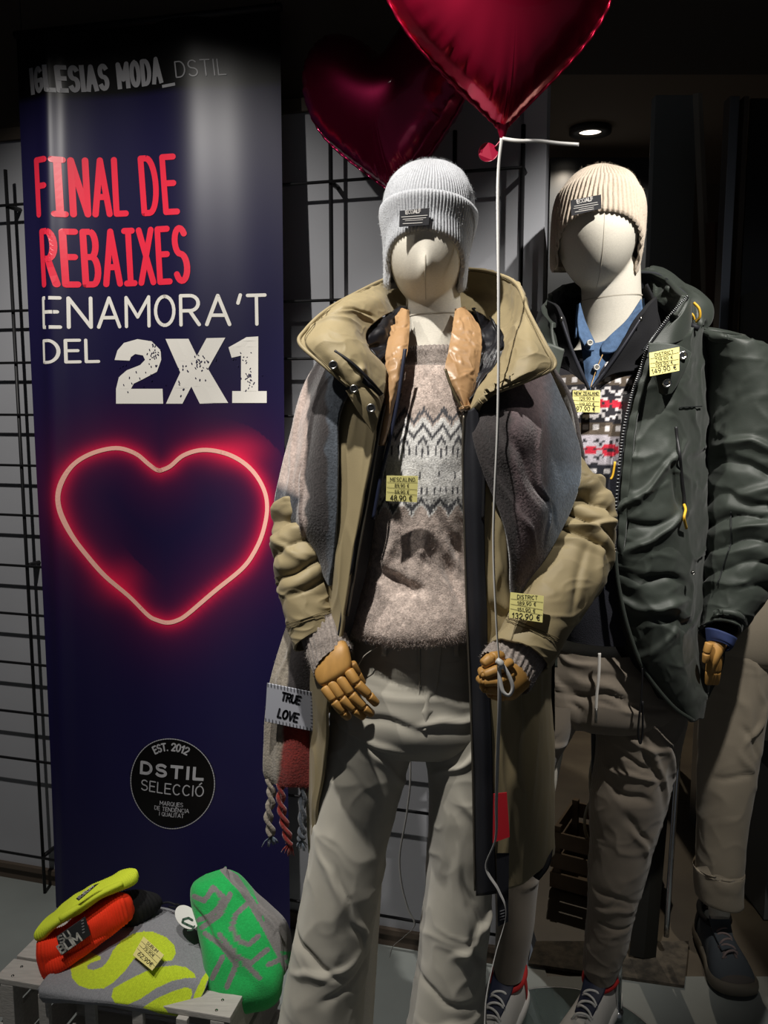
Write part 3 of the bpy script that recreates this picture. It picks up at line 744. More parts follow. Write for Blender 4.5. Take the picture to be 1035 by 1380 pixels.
cl = loft('cuff', [(404, 848, 458, 832, 1.41, .036), (409, 868, 464, 850, 1.395, .036), (418, 890, 468, 862, 1.38, .034), (427, 912, 469, 871, 1.365, .028)], 140, 30, m_rib, sw, disp=lambda U, V, g: 0.0013*np.cos(U/0.0045*math.pi)+0.002*fbm(g*40, 2))
cr = loft('cuff', [(676, 850, 735, 895, 1.33, .036), (662, 866, 722, 912, 1.31, .036), (653, 880, 709, 934, 1.29, .034)], 140, 26, m_rib, sw, disp=lambda U, V, g: 0.0013*np.cos(U/0.0045*math.pi)+0.002*fbm(g*40, 2))
for o_ in (cl, cr): fuzz('mohair_fibres', o_, m_rib, sw, 5000, 0.004, 0.00016, 6)

# ---- hands
hd = loft('hand', [(428, 902, 465, 864, 1.365, .015), (426, 913, 469, 873, 1.354, .015), (429, 921, 473, 889, 1.346, .014), (433, 924, 473, 899, 1.343, .012), (438, 924, 469, 903, 1.343, .006)], 36, 24, m_wood, mf, caps=True, ex=2.4)
hd['label'] = 'jointed wooden hand hanging over the trousers'
for js in ([(469, 903), (481, 921), (497, 937), (508, 949)], [(457, 912), (473, 935), (490, 953), (502, 963)], [(446, 918), (460, 940), (477, 956), (491, 967)], [(437, 925), (450, 944), (462, 959), (470, 967)]):
    finger([P(x, y, Y) for (x, y), Y in zip(js, (1.340, 1.332, 1.334, 1.342))], [.0088, .0086, .0080, .0068], hd)
finger([P(474, 893, 1.355), P(482, 908, 1.362), P(490, 922, 1.368)], [.0072, .0068, .0056], hd)
hr = loft('hand', [(690, 893, 708, 928, 1.290, .020), (672, 890, 698, 936, 1.272, .026), (657, 892, 690, 943, 1.262, .026), (648, 900, 678, 942, 1.260, .018), (646, 910, 668, 936, 1.262, .006)], 36, 26, m_wood, mf, caps=True, ex=2.3)
hr['label'] = 'jointed wooden fist gripping the white balloon ribbon'
finger([P(676, 884, 1.262), P(662, 887, 1.242), P(650, 896, 1.236)], [.0085, .0098, .0078], hr, 'thumb')
finger([P(689, 892, 1.252), P(672, 902, 1.232), P(652, 910, 1.230), P(648, 902, 1.246)], [.0075, .0080, .0075, .006], hr)
finger([P(690, 908, 1.250), P(672, 918, 1.232), P(652, 919, 1.231), P(645, 914, 1.246)], [.0075, .0078, .0072, .006], hr)
finger([P(690, 922, 1.252), P(672, 931, 1.236), P(655, 929, 1.236), P(650, 924, 1.250)], [.0072, .0074, .007, .006], hr)
finger([P(688, 935, 1.258), P(674, 940, 1.246), P(662, 937, 1.247), P(658, 932, 1.256)], [.0066, .0066, .006, .005], hr)

# ================================================================ cream flared trousers
m_cord = mat('cream_needlecord', 'b9b4a6', 0.95, bump=0.35, bscale=330, wave='X', var=0.07, vscale=14, sheen=0.2)
tr = thing('flared_trousers', (0.06, 1.5, 0.0), 'cream flared corduroy trousers below the fair isle jumper', 'trousers')
pd = folds_fn([fold(-.07, .155, 8, .10, .010, -.006), fold(.06, .15, -10, .08, .010, .006), fold(-.1, .19, 12, .08, .009, .007), fold(.02, .09, 3, .12, .008, -.003), fold(.03, .06, -3, .10, .007, .0025), fold(.0, .12, 2, .14, .009, .003)], base=.003, bs=8, seed=1.0)
loft('seat', [(483, 830, 655, 826, 1.505, .090), (475, 855, 662, 850, 1.50, .100), (466, 890, 668, 886, 1.50, .112), (452, 940, 678, 940, 1.50, .122), (446, 975, 686, 975, 1.50, .118), (462, 1000, 672, 1000, 1.50, .09), (520, 1006, 615, 1006, 1.50, .05)], 200, 90, m_cord, tr, disp=pd)
lf = [fold(.03, .06, 28, .09, .012, .006), fold(-.02, .10, 35, .07, .010, -.004), fold(.03, .34, 62, .10, .009, -.006), fold(.00, .30, 50, .11, .012, .005), fold(-.04, .42, 20, .07, .010, -.007), fold(-.01, .44, -25, .07, .009, .006), fold(.04, .46, -35, .06, .009, -.005), fold(0, .40, 80, .2, .02, .003)]
loft('leg', [(450, 955, 578, 985, 1.492, .092), (442, 992, 556, 1012, 1.485, .090), (430, 1050, 543, 1055, 1.475, .084), (422, 1100, 531, 1105, 1.47, .079), (414, 1160, 519, 1165, 1.465, .075), (404, 1225, 508, 1228, 1.465, .075), (392, 1290, 500, 1292, 1.47, .078), (378, 1370, 492, 1372, 1.475, .082), (362, 1440, 486, 1440, 1.48, .086), (348, 1518, 482, 1518, 1.48, .090)], 150, 220, m_cord, tr, disp=folds_fn(lf, base=.003, bs=7, seed=2.2, crease=.0035, cs_=9))
lf2 = [fold(-.01, .05, -20, .08, .012, .006), fold(.02, .14, 40, .06, .012, .004), fold(.03, .33, 70, .08, .010, -.006), fold(.035, .365, -40, .05, .010, .011), fold(.05, .395, 50, .04, .008, -.008), fold(0, .30, 80, .12, .015, .004), fold(-.02, .48, 10, .08, .01, -.005), fold(.01, .53, -12, .08, .01, .006)]
loft('leg', [(558, 985, 692, 960, 1.492, .092), (572, 1015, 688, 1000, 1.485, .090), (577, 1060, 680, 1055, 1.478, .084), (578, 1110, 672, 1105, 1.472, .079), (575, 1170, 664, 1170, 1.468, .075), (570, 1225, 660, 1225, 1.466, .075), (562, 1290, 655, 1292, 1.47, .078), (548, 1375, 655, 1375, 1.475, .082), (538, 1440, 660, 1440, 1.48, .086), (528, 1518, 668, 1518, 1.48, .090)], 150, 220, m_cord, tr, disp=folds_fn(lf2, base=.003, bs=7, seed=4.4, crease=.0035, cs_=9))
loft('waistband', [(481, 832, 656, 828, 1.503, .0935), (479, 838, 657, 834, 1.503, .097), (474, 858, 662, 854, 1.50, .105), (472, 872, 664, 868, 1.50, .1085), (471, 875, 665, 871, 1.50, .106)], 120, 14, m_cord, tr)
flyY = lambda y: 1.395-(y-845)*0.00011
patch('fly', [[(567-(y-848)*.02, y, flyY(y)), (581-(y-848)*.06, y+1, flyY(y)-.005), (596-(y-848)**2*.0010, y-1, flyY(y)-.0)] for y in (848, 880, 915, 950, 985)], 14, 50, m_cord, tr, disp=lambda U, V, g: .0022*fbm(g*60, 2), thick=.003)
for x in (517, 615): patch('belt_loop', [[(x-3.5, y, 1.3945+abs(x-565)*.00009), (x+3.5, y, 1.3945+abs(x-565)*.00009)] for y in (842, 862, 885)], 4, 8, m_cord, tr, thick=.003)
snap(574, 856, 1.390, .0085, tr); snap(495, 865, 1.404, .0045, tr)
tube('pocket_seam', [P(478, 905, 1.42), P(490, 885, 1.404), P(508, 872, 1.397)], .0009, m_cord, tr, n=6, samples=14)
tube('fly_seam', [P(565, 872, 1.391), P(565, 930, 1.384), P(562, 985, 1.38)], .0011, m_cord, tr, n=6, samples=20)
# legs of the mannequin down to the floor
for (x0, x1, yb) in ((455, 530, 0), (590, 655, 0)):
    loft('leg', [(x0, 920, x1, 920, 1.505, .06), (x0-4+(x1 > 600)*2, 1200, x1-16, 1200, 1.475, .042), (x0-18+(x1 > 600)*6, 1515, x1-36, 1515, 1.485, .035)], 24, 20, m_linen, mf, caps=True)

# ================================================================ khaki parka
m_kh = mat('khaki_cotton_shell', '8f8160', 0.62, bump=0.12, bscale=600, var=0.05, vscale=12, sheen=0.1)
m_tape = mat('zip_tape_navy', '14151c', 0.7, bump=0.1, bscale=300)
pk = thing('hooded_parka', (0.08, 1.5, 0.30), 'open khaki hooded parka with black satin lining on the female mannequin', 'parka')
# back and sides
loft('back_panel', [(450, 480, 705, 490, 1.56, .10), (412, 540, 745, 545, 1.55, .14), (408, 640, 748, 640, 1.54, .155), (412, 780, 745, 780, 1.53, .16), (408, 900, 745, 900, 1.53, .16), (410, 985, 745, 985, 1.53, .158)], 120, 80, m_kh, pk, arc=(172, 368), disp=folds_fn([], base=.008, bs=5, seed=9))
fl = [fold(.05, .12, 82, .12, .010, .006), fold(.03, .2, 95, .12, .010, -.005), fold(.07, .3, 85, .1, .009, .005), fold(.04, .38, 70, .08, .010, -.006)]
patch('front_panel', [[(440, 480, 1.47), (470, 500, 1.41), (522, 500, 1.385)], [(407, 545, 1.50), (458, 570, 1.395), (508, 575, 1.362)], [(408, 640, 1.50), (452, 640, 1.388), (495, 645, 1.358)], [(412, 740, 1.49), (448, 740, 1.385), (476, 740, 1.358)], [(412, 830, 1.48), (446, 830, 1.39), (462, 830, 1.362)], [(410, 920, 1.49), (430, 920, 1.41), (447, 915, 1.372)], [(409, 1000, 1.50), (424, 1005, 1.43), (438, 1000, 1.395)], [(410, 1080, 1.51), (420, 1085, 1.455), (428, 1090, 1.43)], [(416, 1150, 1.52), (420, 1150, 1.47), (424, 1150, 1.45)]], 60, 160, m_kh, pk, disp=folds_fn(fl, base=.003, bs=9, seed=3, crease=.004, cs_=12, cst=(1.8, 1, .4)), thick=.006)
fl = [fold(.03, .15, 88, .14, .010, .006), fold(.06, .22, 92, .12, .012, -.006), fold(.025, .32, 80, .06, .012, .008), fold(.035, .36, 60, .04, .010, -.008), fold(.05, .5, 88, .2, .015, .006), fold(.09, .55, 92, .2, .015, -.006)]
patch('front_panel', [[(640, 545, 1.362), (690, 520, 1.41), (745, 530, 1.50), (716, 530, 1.62)], [(648, 620, 1.353), (692, 620, 1.385), (748, 620, 1.50), (718, 620, 1.62)], [(651, 720, 1.347), (694, 720, 1.375), (746, 720, 1.49), (718, 720, 1.61)], [(655, 850, 1.342), (700, 850, 1.375), (745, 850, 1.49), (716, 850, 1.61)], [(661, 1000, 1.340), (703, 1000, 1.375), (745, 1000, 1.50), (716, 1000, 1.62)], [(665, 1110, 1.340), (705, 1110, 1.378), (745, 1090, 1.51), (716, 1090, 1.63)], [(668, 1203, 1.342), (706, 1190, 1.382), (745, 1150, 1.52), (716, 1150, 1.64)]], 70, 190, m_kh, pk, disp=folds_fn(fl, base=.003, bs=7, seed=6, crease=.004, cs_=12, cst=(1.8, 1, .4)), thick=.006)
# black facing with the zip on the right front, lining on the left front
patch('zip_facing', [[(626, 556, 1.372), (634, 552, 1.356), (644, 546, 1.358)], [(624, 620, 1.368), (636, 620, 1.348), (650, 620, 1.351)], [(626, 720, 1.365), (639, 720, 1.342), (653, 720, 1.345)], [(630, 850, 1.362), (643, 850, 1.337), (657, 850, 1.340)], [(636, 1000, 1.360), (649, 1000, 1.334), (663, 1000, 1.338)], [(638, 1110, 1.360), (651, 1110, 1.334), (666, 1110, 1.338)], [(640, 1208, 1.362), (653, 1207, 1.336), (669, 1204, 1.340)]], 16, 120, m_tape, pk, disp=folds_fn([], base=.0025, bs=14, seed=2), thick=.006)
patch('lining', [[(520, 520, 1.386), (530, 525, 1.40), (540, 530, 1.42)], [(506, 585, 1.364), (512, 590, 1.385), (522, 595, 1.41)], [(494, 650, 1.360), (503, 650, 1.383), (514, 652, 1.41)], [(475, 745, 1.360), (488, 745, 1.383), (500, 745, 1.40)], [(461, 835, 1.364), (470, 835, 1.385), (478, 838, 1.395)], [(446, 918, 1.376), (452, 915, 1.40), (458, 915, 1.42)]], 16, 90, m_tape, pk, disp=folds_fn([], base=.004, bs=14, seed=5), thick=.003)
tube('zip', [P(519, 545, 1.375), P(508, 600, 1.368), P(500, 650, 1.366), P(484, 740, 1.366), P(468, 830, 1.370)], .0022, mat('zip_teeth', '6d675c', 0.4, metal=0.7), pk, n=6, samples=60)
tube('zip', [P(625, 560, 1.362), P(623.5, 620, 1.362), P(626, 720, 1.36), P(630, 850, 1.357), P(636, 1000, 1.354), P(640, 1200, 1.356)], .0018, MATS['zip_teeth'], pk, n=6, samples=60)
tube('pocket_zip', [P(650, 610, 1.343), P(652, 650, 1.342), P(651, 700, 1.343)], .0028, mat('zip_black', '1c1c1e', 0.5), pk, n=6, samples=20)
# sleeves
m_sl = m_kh
slL = loft('sleeve', [(428, 488, 480, 500, 1.56, .055), (408, 545, 470, 555, 1.535, .060), (392, 615, 462, 625, 1.515, .062), (374, 675, 456, 680, 1.495, .066), (367, 715, 452, 718, 1.475, .070), (368, 765, 450, 765, 1.455, .069), (376, 803, 450, 795, 1.44, .066), (385, 838, 452, 820, 1.425, .060), (394, 868, 454, 838, 1.412, .052), (397, 878, 455, 843, 1.408, .049)], 130, 200, m_sl, pk, disp=folds_fn([fold(-.02, .20, 8, .09, .012, .010), fold(.03, .235, 14, .07, .011, -.009), fold(-.03, .27, -18, .07, .011, .010), fold(.01, .305, 5, .10, .010, -.010), fold(-.04, .34, 30, .05, .010, .006)], base=.003, bs=11, seed=8, puff=[(.044, .017, .30, .25, .43, .2)], crease=.003, cs_=13, cst=(1, 1, 2.2)), solid=.004)
m_kst = mat('khaki_stitch', '5f5439', 0.8)
for dy in (0, 4): tube('cuff_stitch', on_surface(slL, [(385+2*k_, 846-dy-k_*.66) for k_ in range(33)], .0003, 3), .0007, m_kst, pk, n=5, samples=70)
slR = loft('sleeve', [(700, 515, 745, 540, 1.57, .050), (716, 575, 762, 580, 1.55, .060), (734, 640, 790, 632, 1.525, .066), (742, 690, 823, 682, 1.495, .072), (731, 728, 822, 742, 1.465, .071), (714, 762, 812, 785, 1.43, .069), (699, 795, 793, 818, 1.395, .066), (684, 830, 768, 856, 1.355, .060), (668, 857, 742, 895, 1.32, .052), (661, 867, 733, 907, 1.308, .048)], 140, 210, m_sl, pk, disp=folds_fn([fold(.02, .21, -25, .09, .012, .011), fold(-.03, .245, -20, .08, .011, -.010), fold(.04, .275, -30, .06, .011, .010), fold(-.02, .30, -8, .08, .011, .006), fold(.05, .38, 70, .07, .010, .007), fold(.02, .40, 75, .06, .009, -.005)], base=.003, bs=10, seed=12, puff=[(.052, .018, -.45, .17, .35, .7)], crease=.003, cs_=12, cst=(1, 1, 2.2)), solid=.004)
for dy in (0, 4): tube('cuff_stitch', on_surface(slR, [(682+2*k_+dy*.5, 835-dy+k_*.86) for k_ in range(36)], .0003, 3), .0007, m_kst, pk, n=5, samples=70)
# hood facing, wide open, running round behind the head
def swapcols(cols): return [[c[i] for c in cols] for i in range(len(cols[0]))]
hood = [[(469, 520, 1.330), (480, 524, 1.326), (497, 528, 1.333), (516, 536, 1.356)],
        [(436, 492, 1.335), (460, 492, 1.322), (490, 500, 1.335), (521, 512, 1.372)],
        [(404, 463, 1.36), (440, 458, 1.335), (480, 465, 1.345), (519, 492, 1.39)],
        [(412, 444, 1.385), (445, 434, 1.365), (475, 438, 1.38), (497, 468, 1.405)],
        [(440, 418, 1.43), (465, 412, 1.42), (482, 420, 1.425), (494, 446, 1.43)],
        [(482, 394, 1.51), (496, 396, 1.50), (510, 404, 1.485), (518, 425, 1.48)],
        [(526, 374, 1.60), (528, 384, 1.605), (532, 400, 1.60), (540, 420, 1.57)],
        [(580, 362, 1.67), (580, 378, 1.675), (580, 400, 1.67), (580, 425, 1.64)],
        [(637, 363, 1.64), (640, 376, 1.645), (640, 395, 1.64), (634, 418, 1.60)],
        [(672, 370, 1.58), (674, 384, 1.575), (672, 405, 1.565), (660, 430, 1.54)],
        [(697, 384, 1.50), (695, 402, 1.495), (690, 425, 1.49), (676, 446, 1.48)],
        [(712, 420, 1.43), (704, 432, 1.42), (692, 446, 1.425), (678, 468, 1.435)],
        [(735, 464, 1.375), (715, 466, 1.355), (692, 474, 1.375), (668, 490, 1.405)],
        [(748, 492, 1.36), (720, 490, 1.338), (690, 492, 1.352), (654, 508, 1.390)],
        [(722, 508, 1.345), (700, 508, 1.330), (674, 512, 1.345), (641, 525, 1.375)],
        [(664, 530, 1.338), (655, 532, 1.335), (645, 537, 1.342), (629, 552, 1.364)]]
hf = [fold(.03, .05, 60, .03, .008, .006), fold(.15, .04, 100, .04, .006, .005), fold(.19, .035, 95, .04, .006, -.004), fold(.17, .05, 80, .03, .006, .005)]
patch('hood', swapcols(hood), 420, 80, m_kh, pk, disp=folds_fn(hf, base=.003, bs=16, seed=4, fine=.0006, crease=.0018, cs_=22), thick=.010)
tube('hood_hem', [P(*c[0]) for c in hood], .0032, m_kh, pk, n=8, samples=160)
tube('hood_hem_stitch', [P(c[0][0]*.78+c[1][0]*.22, c[0][1]*.78+c[1][1]*.22, c[0][2]*.78+c[1][2]*.22-.004) for c in hood], .0008, m_kst, pk, n=5, samples=160)
lining = [[(519, 508, 1.385), (527, 498, 1.415), (535, 488, 1.44)], [(512, 488, 1.395), (525, 478, 1.425), (538, 468, 1.46)], [(496, 462, 1.408), (516, 455, 1.44), (540, 448, 1.49)], [(494, 444, 1.432), (518, 436, 1.46), (543, 430, 1.51)], [(518, 424, 1.482), (532, 420, 1.51), (546, 418, 1.54)], [(540, 418, 1.572), (550, 425, 1.585), (558, 432, 1.585)],
          [(580, 423, 1.642), (582, 436, 1.63), (584, 445, 1.615)], [(634, 416, 1.602), (626, 428, 1.60), (618, 438, 1.59)], [(660, 428, 1.542), (646, 436, 1.55), (630, 442, 1.555)], [(677, 446, 1.48), (660, 452, 1.495), (640, 452, 1.51)], [(676, 470, 1.435), (660, 474, 1.455), (642, 472, 1.475)], [(664, 492, 1.404), (652, 494, 1.425), (638, 492, 1.45)], [(648, 514, 1.382), (642, 516, 1.40), (632, 516, 1.42)], [(630, 550, 1.366), (628, 548, 1.38), (624, 544, 1.39)]]
lining = [[(c[0][0], c[0][1], c[0][2]+.014), (c[1][0], c[1][1], c[1][2]+.006), c[2]] for c in lining]
patch('hood_lining', swapcols(lining), 240, 40, m_blk, pk, disp=folds_fn(rfolds(21, 40, (0, .75), (0, .09), 70, 35, (.015, .04), (.004, .008), (.003, .007)), base=.007, bs=30, seed=7, fine=.002), thick=.004)
# storm flap with press studs
patch('storm_flap', swapcols([[(466, 526, 1.336), (484, 556, 1.334), (503, 584, 1.340)], [(480, 522, 1.328), (494, 545, 1.327), (508, 568, 1.336)], [(498, 524, 1.330), (507, 538, 1.332), (514, 550, 1.343)], [(514, 526, 1.345), (517, 530, 1.350), (519, 536, 1.356)]]), 40, 40, m_kh, pk, disp=folds_fn([], base=.003, bs=20, seed=2), thick=.007)
snap(449, 492, 1.322, .0072, pk); snap(477, 524, 1.321, .0066, pk); snap(500, 550, 1.324, .0072, pk)
patch('chest_slash', swapcols([[(450, 473, 1.331), (452, 482, 1.328)], [(475, 492, 1.327), (470, 500, 1.324)], [(497, 514, 1.328), (490, 517, 1.326)], [(515, 532, 1.342), (512, 534, 1.342)]]), 30, 6, m_tape, pk, thick=.004)
tube('slash_binding', [P(451, 473, 1.328), P(475, 490, 1.322), P(498, 512, 1.322), P(515, 531, 1.338)], .0026, m_blk, pk, n=8, samples=40)
# labels hanging inside
card('swing_tag', [(665, 1070), (683, 1068), (687, 1128), (664, 1136)], (1.318,)*4, mat('red_swing_tag', 'b81f2a', 0.5), pk, label='red swing tag')
_, mp_ = card('care_label', [(669, 1150), (686, 1150), (685, 1242), (671, 1249)], (1.326,)*4, m_tape, pk, label='black care label')
decal('print', [[(674, 1232), (680, 1230)], [(674, 1236), (680, 1234)], [(674, 1240), (680, 1238)], [(674, 1228), (680, 1226)]], .9, mp_, m_gry, pk)
tube('hem_cord', [P(740, 1140, 1.50), P(735, 1165, 1.46), P(722, 1183, 1.44)], .008, m_tape, pk, n=8, samples=12, flat=(1, .4))

# ================================================================ beige puffer waistcoat under the parka
m_puf = mat('beige_satin_puffer', 'a5825c', 0.40, bump=0.06, bscale=120, var=0.05, vscale=20)
pv = thing('quilted_waistcoat', P(560, 800, 1.45), 'beige quilted waistcoat with shiny stand collar under the parka', 'waistcoat')
def puff_collar(inner, outer, seed):
    rows = []
    for (a_, b_, c_), (d_, e_, f_) in zip(inner, outer):
        rows.append([(a_, b_, c_), (a_*.7+d_*.3, b_*.7+e_*.3, c_*.6+f_*.4-.012), (a_*.3+d_*.7, b_*.3+e_*.7, c_*.35+f_*.65-.010), (d_, e_, f_)])
    patch('collar', rows, 50, 110, m_puf, pv, disp=folds_fn(rfolds(seed, 14, (0, .05), (.02, .17), 25, 35, (.008, .02), (.003, .006), (.0015, .003)), base=.001, bs=30, seed=seed, crease=.0012, cs_=45), thick=.010)
puff_collar([(552, 418, 1.50), (552, 440, 1.462), (550, 470, 1.418), (545, 492, 1.398), (533, 540, 1.386), (519, 600, 1.382)], [(541, 415, 1.51), (528, 440, 1.475), (521, 470, 1.43), (518, 500, 1.405), (513, 545, 1.392), (506, 600, 1.386)], 5)
puff_collar([(613, 416, 1.50), (610, 440, 1.462), (604, 475, 1.42), (600, 498, 1.396), (611, 522, 1.384), (626, 552, 1.376)], [(626, 413, 1.515), (645, 436, 1.49), (649, 465, 1.455), (646, 500, 1.42), (638, 530, 1.394), (630, 553, 1.380)], 6)
def strip(name, pts, hw, m, parent, n_, th_=.003):
    patch(name, [[(x-hw, y, Y), (x, y, Y-.0015), (x+hw, y, Y)] for x, y, Y in pts], 5, n_, m, parent, thick=th_)
strip('zip', [(546, 470, 1.392), (543, 492, 1.386), (536, 540, 1.378), (526, 590, 1.374), (514, 640, 1.372), (503, 700, 1.372)], 2.6, mat('navy_zip', '1d2236', 0.5), pv, 50)
strip('zip', [(600, 497, 1.388), (607, 518, 1.380), (616, 538, 1.374), (626, 556, 1.370)], 2.0, mat('brass_zip', '5a513c', 0.4, metal=0.5), pv, 24)

# ================================================================ blanket scarf
m_scarf = mat('brushed_wool_check', rough=0.98, attr=True, bump=0.7, bscale=260, var=0.22, vscale=140, sheen=0.35)
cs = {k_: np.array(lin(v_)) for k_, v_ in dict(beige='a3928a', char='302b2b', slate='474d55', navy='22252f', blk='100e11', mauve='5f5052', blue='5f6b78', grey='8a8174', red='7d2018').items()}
scf = thing('check_scarf', P(390, 1150, 1.5), 'brushed wool check scarf over the khaki shoulders with fringed end', 'scarf')
def sm(x, e, wdt=4): return np.clip((x-e)/wdt+.5, 0, 1)[..., None]
def col_l(U, V, g):
    x, y = proj(g); n_ = 4*fbm(g*40, 2); x = x+n_; y = y+n_
    e = 414-(y-600)*0.02
    o = cs['beige']*(1-sm(x, e))+cs['char']*sm(x, e); o = o*(1-sm(x, 441))+cs['slate']*sm(x, 441)
    k_ = sm(y, 655+0.5*(x-380), 14)*(1-sm(x, 405, 8)); o = o*(1-k_)+cs['navy']*k_
    return o*(1+.22*fbm(g*24, 3))[..., None]
sl_ = patch('left_drape', [[(428, 478, 1.50), (452, 492, 1.42), (474, 515, 1.375)], [(403, 545, 1.495), (430, 552, 1.40), (457, 560, 1.372)], [(385, 612, 1.475), (420, 620, 1.385), (456, 625, 1.368)], [(371, 675, 1.465), (412, 682, 1.382), (455, 690, 1.366)], [(370, 700, 1.475), (410, 720, 1.40), (450, 745, 1.372)], [(382, 710, 1.50), (415, 742, 1.43), (443, 790, 1.385)]], 90, 150, m_scarf, scf, disp=folds_fn([fold(.03, .1, 85, .15, .012, .006), fold(.075, .12, 92, .15, .008, -.006), fold(.09, .15, 90, .2, .006, .005)], base=.005, bs=12, seed=5), thick=.007, col=col_l)
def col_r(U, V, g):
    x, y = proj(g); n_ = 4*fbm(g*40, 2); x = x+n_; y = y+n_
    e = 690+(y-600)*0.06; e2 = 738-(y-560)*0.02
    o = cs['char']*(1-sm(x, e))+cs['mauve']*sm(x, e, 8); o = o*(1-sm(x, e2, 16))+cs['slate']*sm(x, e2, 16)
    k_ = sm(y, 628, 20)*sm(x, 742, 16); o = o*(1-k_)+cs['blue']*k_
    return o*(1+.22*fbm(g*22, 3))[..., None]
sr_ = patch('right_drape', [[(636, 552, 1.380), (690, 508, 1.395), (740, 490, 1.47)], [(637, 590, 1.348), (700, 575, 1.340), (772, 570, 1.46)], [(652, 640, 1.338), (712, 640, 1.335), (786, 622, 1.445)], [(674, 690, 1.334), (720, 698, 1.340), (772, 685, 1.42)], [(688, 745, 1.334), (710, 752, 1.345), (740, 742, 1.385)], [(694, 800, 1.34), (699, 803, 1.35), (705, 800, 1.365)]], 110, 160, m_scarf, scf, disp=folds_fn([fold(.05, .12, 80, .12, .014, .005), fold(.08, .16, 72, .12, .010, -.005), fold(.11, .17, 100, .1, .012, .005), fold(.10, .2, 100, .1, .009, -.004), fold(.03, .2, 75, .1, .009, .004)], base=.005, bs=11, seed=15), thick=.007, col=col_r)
# part lying round the back of the neck joins both drapes
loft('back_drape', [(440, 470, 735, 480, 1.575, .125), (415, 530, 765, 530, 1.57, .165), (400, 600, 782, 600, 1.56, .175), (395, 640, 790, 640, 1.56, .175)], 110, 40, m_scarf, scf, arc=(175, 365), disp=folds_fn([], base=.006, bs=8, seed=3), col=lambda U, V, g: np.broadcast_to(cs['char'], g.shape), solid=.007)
def col_t(U, V, g):
    x, y = proj(g); n_ = 2*fbm(g*50, 2); x = x+n_
    e = 389-(y-900)*0.09
    hi = np.where((y < 955)[..., None], cs['char'], cs['red'])
    return cs['grey']*(1-sm(x, e))+hi*sm(x, e)
st_ = patch('hanging_end', [[(392, 822, 1.50), (408, 822, 1.485), (424, 822, 1.48)], [(373, 880, 1.49), (400, 880, 1.465), (424, 882, 1.465)], [(361, 928, 1.48), (392, 932, 1.455), (424, 938, 1.46)], [(357, 975, 1.48), (390, 980, 1.455), (423, 988, 1.46)], [(355, 1035, 1.48), (386, 1046, 1.458), (418, 1054, 1.465)], [(360, 1052, 1.485), (384, 1060, 1.46), (416, 1060, 1.47)]], 60, 130, m_scarf, scf, disp=folds_fn([fold(.03, .15, 88, .2, .008, .004)], base=.003, bs=12, seed=2), thick=.012, col=col_t)
lp, mp_ = card('sewn_patch', [(360, 921), (424, 934), (424, 986), (357, 972)], (1.446, 1.446, 1.446, 1.446), mat('grey_felt_patch', 'a9abb4', 0.9), scf, .004, label='grey patch sewn on the scarf')
decal('lettering', text_px('TRUE', 379, 943, 403, 949, 10, .22), 2.6, mp_, m_tape, lp)
decal('lettering', text_px('LOVE', 374, 966, 400, 973, 11, .2), 2.6, mp_, m_tape, lp)
stc = []
for i in range(15):
    t_ = i/14; stc += [[(361+62*t_, 920+13*t_), (361+62*t_, 925+13*t_)], [(358+65*t_, 968+14*t_), (358+65*t_, 973+14*t_)]]
for i in range(11):
    t_ = i/10; stc += [[(419, 936+48*t_), (425, 936+48*t_)]]
decal('blanket_stitch', stc, .9, mp_, m_tape, lp, kind='stuff')
def braid(pts, col_, r, n_):
    pts = catmull(np.array([P(*q) for q in pts]), 60); geo = []
    for ph in (0, math.pi):
        a = np.linspace(0, n_*2*math.pi, 60)+ph
        q = pts+np.stack([r*.7*np.cos(a), r*.5*np.sin(a), np.zeros(60)], -1)
        geo.append(tube_geo(q, np.full(60, r*.75)*(1-.2*np.abs(np.sin(a))), 8))
    rr_ = random.Random(int(pts[0][0]*1e5)); end = pts[-1]
    for _ in range(26):
        d_ = np.array((rr_.gauss(0, .007), rr_.gauss(0, .004), -rr_.uniform(.008, .022)))
        geo.append(tube_geo([end, end+d_*.5+np.array((d_[0]*.2, 0, 0)), end+d_], .0009, 4))
    v, f = join(geo); c_ = np.tile(cs[col_], (len(v), 1)); nb = len(v)-26*12; c_[nb:] = cs['blue'] if col_ != 'red' else cs['red']*1.2
    o = link('fringe_braid', v, f, m_scarf, scf, col=c_); return o
braid([(364, 1050, 1.48), (366, 1075, 1.478), (362, 1100, 1.478), (366, 1126, 1.478)], 'grey', .0065, 2.2)
braid([(379, 1056, 1.465), (379, 1085, 1.465), (384, 1112, 1.465), (390, 1138, 1.465)], 'red', .0065, 2.4)
braid([(409, 1056, 1.47), (408, 1090, 1.47), (407, 1120, 1.47), (406, 1132, 1.47)], 'slate', .0060, 2.2)
for o_, n_ in ((sl_, 9000), (sr_, 12000), (st_, 5000)): fuzz('wool_fibres', o_, m_scarf, scf, n_, .004, .00016, 8)

price_tag([(521, 641), (563.5, 641.5), (562, 677), (520, 675)], (1.352, 1.352, 1.352, 1.352), 'yellow price tag reading 48,90 pinned to the fair isle jumper',
  [('MESCALINO', 526, 648.5, 559, 648.7, 5, .8), ('89,90 \u20ac', 532, 656.5, 551, 656.8, 4.6, .75), ('59,90 \u20ac', 532, 665, 551, 665.3, 4.6, .75), ('48,90 \u20ac', 526, 674, 555, 675, 6.8, 1.2)])
price_tag([(688, 798), (733, 803), (731, 839), (686, 832.5)], (1.290, 1.290, 1.279, 1.279), 'yellow price tag reading 132,90 pinned to the khaki sleeve',
  [('DISTRICT', 697, 806.5, 724, 808, 5, .85), ('189,90 \u20ac', 697, 815, 722, 816.5, 4.8, .8), ('151,90 \u20ac', 697, 823.5, 721, 825.5, 4.8, .8), ('132,90 \u20ac', 690, 833, 727, 836, 7.2, 1.3)])
